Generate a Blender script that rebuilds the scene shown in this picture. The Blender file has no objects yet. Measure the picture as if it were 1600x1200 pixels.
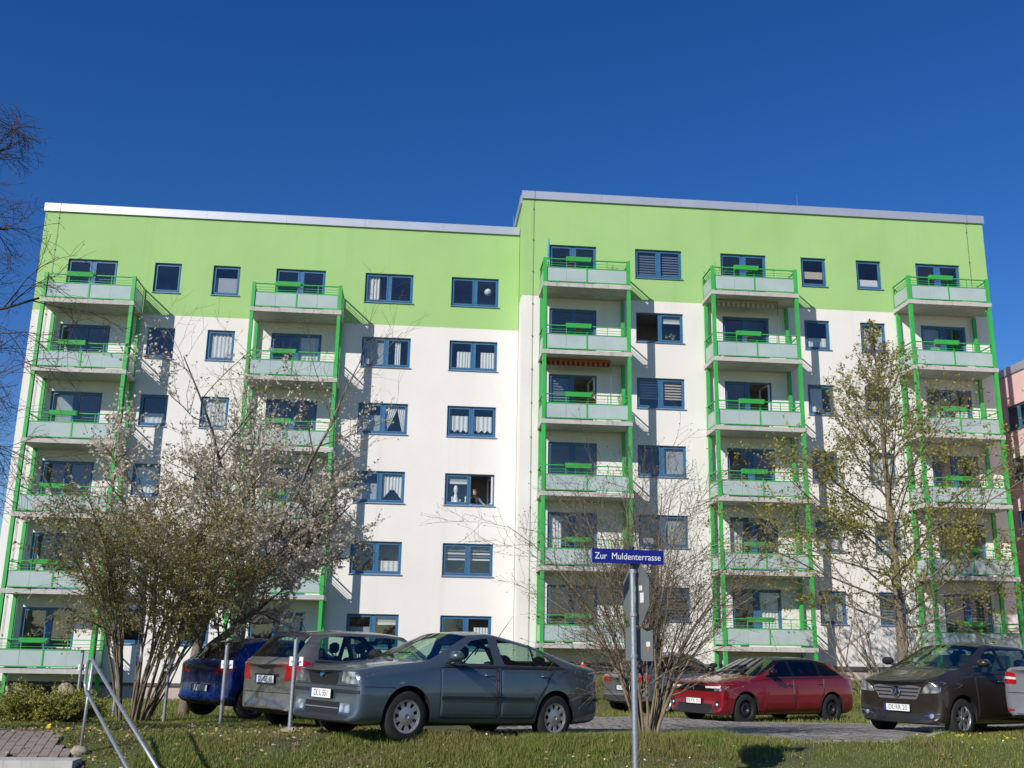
import bpy, bmesh, math, random
import numpy as np
from mathutils import Vector, Matrix
from mathutils.bvhtree import BVHTree

S = bpy.context.scene
COL = S.collection
R = math.radians

# ------------------------------------------------------------------ camera
CAM = Vector((0.0, -40.994, 1.5))
cam_d = bpy.data.cameras.new('camera')
cam = bpy.data.objects.new('camera', cam_d)
COL.objects.link(cam)
cam_d.sensor_width = 36.0
cam_d.lens = 36.0
cam_d.clip_start = 0.1
cam_d.clip_end = 2000
yaw, pitch, roll = 0.08808, 0.25095, 0.01781
fw = Vector((math.sin(yaw) * math.cos(pitch), math.cos(yaw) * math.cos(pitch), math.sin(pitch)))
rt = Vector((math.cos(yaw), -math.sin(yaw), 0))
up = rt.cross(fw)
r2 = rt * math.cos(roll) + up * math.sin(roll)
u2 = up * math.cos(roll) - rt * math.sin(roll)
m = Matrix((r2, u2, -fw)).transposed().to_4x4()
m.translation = CAM
cam.matrix_world = m
S.camera = cam

# ------------------------------------------------------------------ sky, sun, exposure
SUN_T = Vector((1.32, 1.45, -1.18)).normalized()       # the way the light travels
sun_el = math.asin(-SUN_T.z)
to_sun = -SUN_T
sun_rot = math.atan2(to_sun.x, to_sun.y)
W = bpy.data.worlds.new('World')
S.world = W
W.use_nodes = True
nt = W.node_tree
for n in list(nt.nodes): nt.nodes.remove(n)
sky = nt.nodes.new('ShaderNodeTexSky')
sky.sky_type = 'NISHITA'
sky.sun_disc = False
sky.sun_elevation = sun_el
sky.sun_rotation = sun_rot
sky.altitude = 400
sky.air_density = 1.0
sky.dust_density = 0.05
sky.ozone_density = 4.0
hsv = nt.nodes.new('ShaderNodeHueSaturation')
hsv.inputs['Saturation'].default_value = 1.30
hsv.inputs['Hue'].default_value = 0.515
bg = nt.nodes.new('ShaderNodeBackground')
bg.inputs['Strength'].default_value = 0.105
wo = nt.nodes.new('ShaderNodeOutputWorld')
nt.links.new(sky.outputs[0], hsv.inputs['Color'])
nt.links.new(hsv.outputs[0], bg.inputs[0])
nt.links.new(bg.outputs[0], wo.inputs[0])

sun_d = bpy.data.lights.new('sun', 'SUN')
sun_d.energy = 4.6
sun_d.angle = R(0.53)
sun_d.color = (1.0, 0.95, 0.87)
sun = bpy.data.objects.new('sun', sun_d)
COL.objects.link(sun)
sun.rotation_euler = SUN_T.to_track_quat('-Z', 'Y').to_euler()
sun.location = (-20, -40, 40)

S.view_settings.view_transform = 'Standard'
S.view_settings.look = 'None'
S.view_settings.gamma = 1
S.view_settings.exposure = 0.04
S.view_settings.use_curve_mapping = False
S.render.engine = 'CYCLES'
S.cycles.use_denoising = True
S.cycles.max_bounces = 6
S.cycles.transparent_max_bounces = 12
S.cycles.caustics_reflective = False
S.cycles.caustics_refractive = False
S.cycles.sample_clamp_indirect = 4.0

# ------------------------------------------------------------------ materials
def srgb(r, g, b):
    def f(c):
        c /= 255.0
        return c / 12.92 if c <= 0.04045 else ((c + 0.055) / 1.055) ** 2.4
    return (f(r), f(g), f(b), 1)

class NT:
    def __init__(s, name):
        s.m = bpy.data.materials.new(name); s.m.use_nodes = True
        s.t = s.m.node_tree; s.t.nodes.clear()
        s.out = s.n('ShaderNodeOutputMaterial')
    def n(s, typ, **kw):
        nd = s.t.nodes.new(typ)
        for k, v in kw.items():
            if k in nd.bl_rna.properties: setattr(nd, k, v)
            else: nd.inputs[k.replace('_', ' ')].default_value = v
        return nd
    def l(s, a, b): s.t.links.new(a, b)
    def noise(s, scale, detail=4, rough=.6, vec=None, dist=0.0):
        t = s.n('ShaderNodeTexNoise'); t.inputs['Scale'].default_value = scale
        t.inputs['Detail'].default_value = detail; t.inputs['Roughness'].default_value = rough
        t.inputs['Distortion'].default_value = dist
        if vec is not None: s.l(vec, t.inputs['Vector'])
        return t.outputs['Fac']
    def coord(s, kind='Object'):
        return s.n('ShaderNodeTexCoord').outputs[kind]
    def pos(s): return s.n('ShaderNodeNewGeometry').outputs['Position']
    def mapping(s, vec, scale=(1, 1, 1)):
        mp = s.n('ShaderNodeMapping'); mp.inputs['Scale'].default_value = scale; s.l(vec, mp.inputs['Vector'])
        return mp.outputs[0]
    def ramp(s, fac, stops):
        r = s.n('ShaderNodeValToRGB'); e = r.color_ramp.elements
        while len(e) < len(stops): e.new(0.5)
        for el, (p, c) in zip(e, stops): el.position = p; el.color = c if len(c) == 4 else (*c, 1)
        s.l(fac, r.inputs[0]); return r.outputs[0]
    def mix(s, fac, a, b, mode='MIX'):
        x = s.n('ShaderNodeMix'); x.data_type = 'RGBA'; x.blend_type = mode
        for v, i in ((fac, 0), (a, 6), (b, 7)):
            if hasattr(v, 'is_linked') or hasattr(v, 'links'): s.l(v, x.inputs[i])
            else: x.inputs[i].default_value = v
        return x.outputs[2]
    def bump(s, h, strength=.3, dist=.01):
        b = s.n('ShaderNodeBump'); b.inputs['Strength'].default_value = strength; b.inputs['Distance'].default_value = dist
        s.l(h, b.inputs['Height']); return b.outputs[0]
    def bsdf(s, color=None, rough=.5, metal=0, normal=None, **kw):
        p = s.n('ShaderNodeBsdfPrincipled')
        if color is not None:
            if hasattr(color, 'links'): s.l(color, p.inputs['Base Color'])
            else: p.inputs['Base Color'].default_value = color if len(color) == 4 else (*color, 1)
        if hasattr(rough, 'links'): s.l(rough, p.inputs['Roughness'])
        else: p.inputs['Roughness'].default_value = rough
        p.inputs['Metallic'].default_value = metal
        if normal is not None: s.l(normal, p.inputs['Normal'])
        for k, v in kw.items(): p.inputs[k.replace('_', ' ')].default_value = v
        return p
    def done(s, sh):
        s.l(sh.outputs[0], s.out.inputs[0]); return s.m

def simple(name, col, rough=.5, metal=0, var=.12, scale=6, bump=0, bscale=60, **kw):
    t = NT(name)
    c = (*col, 1) if len(col) == 3 else col
    f = t.noise(scale, 5, .6, t.coord())
    lo = tuple(x * (1 - var) for x in c[:3]) + (1,); hi = tuple(min(1, x * (1 + var)) for x in c[:3]) + (1,)
    cc = t.ramp(f, [(.3, lo), (.7, hi)])
    nm = None
    if bump: nm = t.bump(t.noise(bscale, 3, .6, t.coord()), bump, .01)
    return t.done(t.bsdf(cc, rough, metal, nm, **kw))

def stucco(name, col, dirt):
    t = NT(name); p = t.pos()
    big = t.noise(.35, 5, .6, p)
    lo = tuple(x * .925 for x in col) + (1,); hi = tuple(min(1, x * 1.03) for x in col) + (1,)
    c = t.ramp(big, [(.3, lo), (.7, hi)])
    fine = t.noise(9, 6, .7, p)
    c = t.mix(.10, c, t.ramp(fine, [(.35, tuple(x * .8 for x in col) + (1,)), (.65, (*col, 1))]))
    st = t.noise(1.0, 4, .6, t.mapping(p, (1.6, 1.6, .07)))
    c = t.mix(t.ramp(st, [(.56, (0, 0, 0, 1)), (.8, (.32, .32, .32, 1))]), c, (*dirt, 1))
    h = t.noise(160, 3, .7, p)
    return t.done(t.bsdf(c, .92, 0, t.bump(h, .35, .004)))

M = {}
M['white_render'] = stucco('white_render', (.80, .757, .720), (.55, .52, .48))
M['green_render'] = stucco('green_render', (.352, .565, .208), (.25, .42, .16))
M['pink_render'] = stucco('pink_render', (.80, .55, .53), (.55, .4, .38))
M['pale_pink_render'] = stucco('pale_pink_render', (.84, .70, .66), (.6, .5, .46))
M['plinth_render'] = stucco('plinth_render', (.52, .42, .38), (.3, .26, .22))
M['brown_render'] = stucco('brown_render', (.20, .16, .12), (.12, .1, .08))
M['band'] = simple('band', (.10, .085, .075), .7)
M['coping'] = simple('coping', (.60, .61, .64), .38, .55, .06, 1.2)
M['green_metal'] = simple('green_metal', (.045, .40, .075), .42, 0, .10, 2.2, .1, 40)
M['blue_frame'] = simple('blue_frame', (.042, .145, .285), .38, 0, .12, 4)
M['sill_metal'] = simple('sill_metal', (.16, .25, .38), .4, .3, .1, 3)
M['steel'] = simple('steel', (.48, .50, .52), .42, .75, .16, 30, .15, 90)
M['wire'] = simple('wire', (.22, .22, .22), .5, .6)
M['roof_felt'] = simple('roof_felt', (.12, .12, .12), .9)
M['interior'] = simple('interior', (.42, .40, .38), .95)
M['curtain'] = simple('curtain', (.78, .77, .74), .9, 0, .06, 8)
M['beige_blind'] = simple('beige_blind', (.62, .50, .40), .8, 0, .06, 8)
M['grey_blind'] = simple('grey_blind', (.42, .44, .46), .8, 0, .06, 8)
M['dark_blind'] = simple('dark_blind', (.16, .19, .24), .7, 0, .06, 8)
M['terracotta'] = simple('terracotta', (.40, .16, .08), .8)
M['leaf_green'] = simple('leaf_green', (.07, .16, .03), .6, 0, .4, 30)
M['white_paint'] = simple('white_paint', (.80, .80, .79), .45, 0, .04)
M['black'] = simple('black', (.015, .015, .016), .5)
M['wood'] = simple('wood', (.40, .24, .12), .6, 0, .25, 14)
M['skin'] = simple('skin', (.50, .30, .22), .6, 0, .05, 30)
M['hair'] = simple('hair', (.18, .13, .09), .7, 0, .3, 60)
M['red_paint'] = simple('red_paint', (.50, .045, .025), .4, 0, .12, 9)
M['turquoise'] = simple('turquoise', (.10, .38, .45), .7, 0, .1, 9)
M['jumper'] = simple('jumper', (.10, .16, .22), .9)
M['shirt'] = simple('shirt', (.08, .05, .06), .9)

def mat_concrete():
    t = NT('concrete'); p = t.pos()
    c = t.ramp(t.noise(2.2, 6, .65, p), [(.3, (.42, .40, .37, 1)), (.7, (.56, .54, .51, 1))])
    st = t.noise(1, 4, .7, t.mapping(p, (7, 7, .5)))
    c = t.mix(t.ramp(st, [(.56, (0, 0, 0, 1)), (.72, (.6, .6, .6, 1))]), c, (.17, .16, .13, 1))
    return t.done(t.bsdf(c, .9, 0, t.bump(t.noise(55, 4, .7, p), .3, .006)))
M['concrete'] = mat_concrete()

def mat_frosted():
    t = NT('frosted_glass'); p = t.pos()
    c = t.ramp(t.noise(.9, 3, .6, p), [(.3, (.57, .67, .66, 1)), (.7, (.67, .76, .745, 1))])
    b = t.bsdf(c, .22, 0, None, Specular_IOR_Level=.6)
    tr = t.n('ShaderNodeBsdfTranslucent'); t.l(c, tr.inputs[0])
    mx = t.n('ShaderNodeMixShader'); mx.inputs[0].default_value = .38
    t.l(b.outputs[0], mx.inputs[1]); t.l(tr.outputs[0], mx.inputs[2])
    return t.done(mx)
M['frosted'] = mat_frosted()

def mat_glass(name, tint, base=.10, rough=.015, wob=.0):
    t = NT(name)
    tr = t.n('ShaderNodeBsdfTransparent'); tr.inputs[0].default_value = (*tint, 1)
    gl = t.n('ShaderNodeBsdfGlossy'); gl.inputs['Roughness'].default_value = rough
    gl.inputs[0].default_value = (1, .98, .95, 1)
    lw = t.n('ShaderNodeLayerWeight'); lw.inputs[0].default_value = .5
    fr = t.n('ShaderNodeMath'); fr.operation = 'POWER'; fr.inputs[1].default_value = 4.0; t.l(lw.outputs['Facing'], fr.inputs[0])
    if wob:
        nm = t.bump(t.noise(1.3, 2, .5, t.pos()), wob, .02)
        t.l(nm, gl.inputs['Normal'])
    ad = t.n('ShaderNodeMath'); ad.operation = 'MULTIPLY_ADD'; ad.inputs[1].default_value = .85; ad.inputs[2].default_value = base
    ad.use_clamp = True
    t.l(fr.outputs[0], ad.inputs[0])
    mx = t.n('ShaderNodeMixShader'); t.l(ad.outputs[0], mx.inputs[0])
    t.l(tr.outputs[0], mx.inputs[1]); t.l(gl.outputs[0], mx.inputs[2])
    return t.done(mx)
M['pane'] = mat_glass('window_glass', (.84, .87, .88), .105, .02, .25)
M['car_glass'] = mat_glass('car_glass', (.62, .78, .70), .08)
M['dark_car_glass'] = mat_glass('tinted_car_glass', (.05, .055, .06), .06)

def mat_paint(name, col, metal=.6, rough=.32, coat=.9):
    t = NT(name)
    c = t.ramp(t.noise(4, 4, .6, t.coord()), [(.3, tuple(x * .93 for x in col) + (1,)), (.7, tuple(x * 1.05 for x in col) + (1,))])
    dust = t.noise(2.3, 5, .7, t.coord())
    rg = t.ramp(dust, [(.3, (rough * .8,) * 3 + (1,)), (.75, (rough * 1.35,) * 3 + (1,))])
    b = t.bsdf(c, rg, metal, None, Coat_Weight=coat, Coat_Roughness=.06)
    d = t.n('ShaderNodeBsdfDiffuse'); d.inputs[0].default_value = (.03, .03, .032, 1)
    g = t.n('ShaderNodeNewGeometry')
    mx = t.n('ShaderNodeMixShader'); t.l(g.outputs['Backfacing'], mx.inputs[0])
    t.l(b.outputs[0], mx.inputs[1]); t.l(d.outputs[0], mx.inputs[2])
    return t.done(mx)

def mat_leaf(name, stops, rough=.55, trans=.35):
    t = NT(name)
    g = t.n('ShaderNodeNewGeometry')
    c = t.ramp(g.outputs['Random Per Island'], stops)
    b = t.bsdf(c, rough, 0, None, Specular_IOR_Level=.3)
    tr = t.n('ShaderNodeBsdfTranslucent'); t.l(c, tr.inputs[0])
    mx = t.n('ShaderNodeMixShader'); mx.inputs[0].default_value = trans
    t.l(b.outputs[0], mx.inputs[1]); t.l(tr.outputs[0], mx.inputs[2])
    return t.done(mx)

# ------------------------------------------------------------------ helpers
class MB:
    """collects shapes and links them as one mesh object"""
    def __init__(s): s.v = []; s.f = []; s.mi = []
    def add(s, vs, fs, mi=0):
        o = len(s.v); s.v.extend([tuple(v) for v in vs]); s.f.extend([tuple(i + o for i in f) for f in fs]); s.mi.extend([mi] * len(fs))
        return s
    def box(s, x0, x1, y0, y1, z0, z1, mi=0):
        vs = [(x, y, z) for z in (z0, z1) for y in (y0, y1) for x in (x0, x1)]
        return s.add(vs, [(0, 2, 3, 1), (4, 5, 7, 6), (0, 1, 5, 4), (2, 6, 7, 3), (0, 4, 6, 2), (1, 3, 7, 5)], mi)
    def tube(s, pts, rad, n=8, mi=0, cap=True):
        pts = [Vector(p) for p in pts]; k = len(pts)
        rads = rad if hasattr(rad, '__len__') else [rad] * k
        ring = []; prev = None
        for i in range(k):
            d = (pts[min(i + 1, k - 1)] - pts[max(i - 1, 0)]).normalized()
            if prev is None:
                a = Vector((0, 0, 1)) if abs(d.z) < .9 else Vector((1, 0, 0))
                u = d.cross(a).normalized()
            else:
                u = (prev - d * prev.dot(d)).normalized()
            prev = u; w = d.cross(u)
            ring.append([pts[i] + (u * math.cos(2 * math.pi * j / n) + w * math.sin(2 * math.pi * j / n)) * rads[i] for j in range(n)])
        vs = [p for r in ring for p in r]
        fs = [(i * n + j, i * n + (j + 1) % n, (i + 1) * n + (j + 1) % n, (i + 1) * n + j) for i in range(k - 1) for j in range(n)]
        if cap: fs += [tuple(range(n))[::-1], tuple((k - 1) * n + j for j in range(n))]
        return s.add(vs, fs, mi)
    def lathe(s, prof, n=32, axis='z', mi=0, origin=(0, 0, 0)):
        k = len(prof); vs = []
        for (r, h) in prof:
            for j in range(n):
                a = 2 * math.pi * j / n
                if axis == 'z': p = (r * math.cos(a), r * math.sin(a), h)
                else: p = (r * math.cos(a), h, r * math.sin(a))
                vs.append(tuple(p[q] + origin[q] for q in range(3)))
        fs = [(i * n + j, i * n + (j + 1) % n, (i + 1) * n + (j + 1) % n, (i + 1) * n + j) for i in range(k - 1) for j in range(n)]
        if axis != 'z': fs = [f[::-1] for f in fs]
        return s.add(vs, fs, mi)
    def build(s, name, mats, parent=None, smooth=False, auto=None):
        me = bpy.data.meshes.new(name); me.from_pydata(s.v, [], s.f)
        mats = mats if isinstance(mats, (list, tuple)) else [mats]
        for m_ in mats: me.materials.append(M[m_] if isinstance(m_, str) else m_)
        if len(mats) > 1: me.polygons.foreach_set('material_index', s.mi)
        if smooth: me.polygons.foreach_set('use_smooth', [True] * len(me.polygons))
        if auto is not None and smooth: me.set_sharp_from_angle(angle=R(auto))
        me.update()
        return link(name, me, parent)

def link(name, me, parent=None):
    o = bpy.data.objects.new(name, me); COL.objects.link(o)
    if parent is not None: o.parent = parent
    return o
def tag(o, label=None, cat=None, group=None, kind=None):
    if label: o['label'] = label
    if cat: o['category'] = cat
    if group: o['group'] = group
    if kind: o['kind'] = kind
    return o
def empty(name, loc, rz=0):
    o = bpy.data.objects.new(name, None); o.empty_display_size = .2
    COL.objects.link(o); o.location = loc; o.rotation_euler = (0, 0, rz); return o
def np_mesh(name, co, tris, mats, smooth=False, mi=None):
    """co (n,3), tris (m,3 or 4) -> mesh, fast"""
    co = np.ascontiguousarray(co, dtype=np.float32); tris = np.ascontiguousarray(tris, dtype=np.int32)
    me = bpy.data.meshes.new(name); k = tris.shape[1]; m_ = len(tris)
    me.vertices.add(len(co)); me.vertices.foreach_set('co', co.ravel())
    me.loops.add(m_ * k); me.loops.foreach_set('vertex_index', tris.ravel())
    me.polygons.add(m_); me.polygons.foreach_set('loop_start', np.arange(0, m_ * k, k, dtype=np.int32))
    if smooth: me.polygons.foreach_set('use_smooth', np.ones(m_, dtype=bool))
    for x in (mats if isinstance(mats, (list, tuple)) else [mats]): me.materials.append(M[x] if isinstance(x, str) else x)
    if mi is not None: me.polygons.foreach_set('material_index', mi)
    me.update(calc_edges=True); me.validate()
    return me
def text_mesh(txt, size, mat, name='lettering', parent=None, sx=1.0, extrude=.001, align='CENTER'):
    cu = bpy.data.curves.new(name, 'FONT'); cu.body = txt; cu.size = size; cu.align_x = align; cu.align_y = 'CENTER'; cu.extrude = extrude
    cu.resolution_u = 3
    o = bpy.data.objects.new(name, cu); COL.objects.link(o)
    dg = bpy.context.evaluated_depsgraph_get(); dg.update()
    me = bpy.data.meshes.new_from_object(o.evaluated_get(dg)); bpy.data.objects.remove(o)
    bpy.data.curves.remove(cu)
    for v in me.vertices: v.co.x *= sx
    me.materials.clear(); me.materials.append(M[mat] if isinstance(mat, str) else mat)
    return link(name, me, parent)
def sstep(t):
    t = np.clip(t, 0, 1); return t * t * (3 - 2 * t)
def gz(x, y):
    """height of the terrain"""
    x = np.asarray(x, float); y = np.asarray(y, float)
    yc = np.clip(y, -27.0, 60)
    b = .27 - .0376 * (yc + 25.8)
    b = b - .24 * np.clip(-27.0 - y, 0, 5.0)
    b = b + sstep((-34 - y) / 6.0) * .85
    bank = sstep((y + 14) / 10.0) * sstep((x - 0) / 4.0)
    b = b + bank * (.45 - (.27 - .0376 * (np.clip(y, -14, -3) + 25.8)))
    far = sstep((y - 5) / 60.0)
    b = b * (1 - far) + far * (-1.0)
    bumps = .025 * np.sin(1.3 * x + .5 * y) * np.cos(1.1 * y - .4 * x) + .012 * np.sin(3.1 * x - 1.7 * y) * np.sin(2.3 * y + 1.3 * x)
    return b + bumps
def ground(x, y): return float(gz(x, y))
# ------------------------------------------------------------------ ground sheet
def axis(stops):
    out = []
    for (a, b, st) in stops: out.extend(np.arange(a, b, st))
    return np.array(out)
gx = axis([(-400, -60, 20), (-60, -16, 2), (-16, 26, .4), (26, 60, 2), (60, 420, 20)])
gy = axis([(-120, -46, 8), (-46, -34, 1), (-34, -8, .35), (-8, 12, 1), (12, 60, 4), (60, 520, 20)])
GX, GY = np.meshgrid(gx, gy); GZ = gz(GX, GY)
nx, ny = len(gx), len(gy)
idx = np.arange(nx * ny).reshape(ny, nx)
quads = np.stack([idx[:-1, :-1], idx[:-1, 1:], idx[1:, 1:], idx[1:, :-1]], -1).reshape(-1, 4)
def mat_ground():
    t = NT('turf'); p = t.pos()
    c = t.ramp(t.noise(1.6, 6, .7, p), [(.32, (.095, .082, .038, 1)), (.5, (.115, .135, .036, 1)), (.68, (.15, .18, .045, 1))])
    d = t.noise(.55, 5, .65, p, .6)
    c = t.mix(t.ramp(d, [(.5, (0, 0, 0, 1)), (.66, (.8, .8, .8, 1))]), c, (.115, .085, .050, 1))
    sp = t.noise(38, 4, .7, p)
    c = t.mix(t.ramp(sp, [(.58, (0, 0, 0, 1)), (.72, (.7, .7, .7, 1))]), c, (.19, .145, .085, 1))
    return t.done(t.bsdf(c, .95, 0, t.bump(t.noise(30, 6, .8, p), .9, .04)))
M['turf'] = mat_ground()
gnd = link('ground', np_mesh('ground', np.stack([GX, GY, GZ], -1).reshape(-1, 3), quads, 'turf', True))
tag(gnd, kind='structure')

# ------------------------------------------------------------------ apartment building
WT_L, WT_R = 2.63, 3.836             # height of the window heads of the first storey
YR = -1.2                            # the right section stands forward
def wall_mesh(bld, name, x0, x1, y, z0, z1, zsplit, zpl, holes, depth=.14, mats=('white_render', 'green_render')):
    xs = sorted(set([x0, x1] + [h[0] for h in holes] + [h[1] for h in holes]))
    zs = sorted(set([z0, z1, zsplit] + [h[2] for h in holes] + [h[3] for h in holes]))
    xi = {a: i for i, a in enumerate(xs)}; zi = {a: i for i, a in enumerate(zs)}
    b = MB(); n = len(xs)
    vs = [(a, y, c) for c in zs for a in xs]; fs = []; mi = []
    for j in range(len(zs) - 1):
        for i in range(n - 1):
            cx, cz = (xs[i] + xs[i + 1]) / 2, (zs[j] + zs[j + 1]) / 2
            if any(h[0] < cx < h[1] and h[2] < cz < h[3] for h in holes): continue
            fs.append((j * n + i, j * n + i + 1, (j + 1) * n + i + 1, (j + 1) * n + i)); mi.append(1 if cz > zsplit else 0)
    b.v = vs; b.f = fs; b.mi = mi
    for (a, c, e, f) in holes:
        k = 1 if (e + f) / 2 > zsplit else 0; d = y + depth
        b.add([(a, y, e), (a, y, f), (a, d, f), (a, d, e)], [(0, 1, 2, 3)], k)
        b.add([(c, y, e), (c, y, f), (c, d, f), (c, d, e)], [(3, 2, 1, 0)], k)
        b.add([(a, y, f), (c, y, f), (c, d, f), (a, d, f)], [(0, 1, 2, 3)], k)
        b.add([(a, y, e), (c, y, e), (c, d, e), (a, d, e)], [(3, 2, 1, 0)], k)
    return b.build(name, mats, bld)

def fabric(x0, x1, z0, z1, y, waves=7, amp=.022, bottom=None, nx_=30, nz=2, left=None, right=None):
    b = MB(); vs = []; fs = []
    for j in range(nz + 1):
        tz = j / nz
        for i in range(nx_ + 1):
            tx = i / nx_; zb = z0 if bottom is None else bottom(tx)
            z = zb + (z1 - zb) * tz
            a = x0 if left is None else left(1 - tz); c = x1 if right is None else right(1 - tz)
            vs.append((a + (c - a) * tx, y + amp * math.sin(tx * waves * 2 * math.pi + .5 * math.sin(tx * 9)), z))
    n = nx_ + 1
    for j in range(nz):
        for i in range(nx_): fs.append((j * n + i, j * n + i + 1, (j + 1) * n + i + 1, (j + 1) * n + i))
    b.add(vs, fs); return b
def zebra(x0, x1, z1, y, n, pale_slats=(), pitch=.115):  # slats listed by index take the second, paler material
    b = MB()
    for k in range(n):
        zt = z1 - .02 - k * pitch
        b.box(x0, x1, y, y + .012, zt - pitch * .55, zt, 1 if k in pale_slats else 0)
    return b

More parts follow.
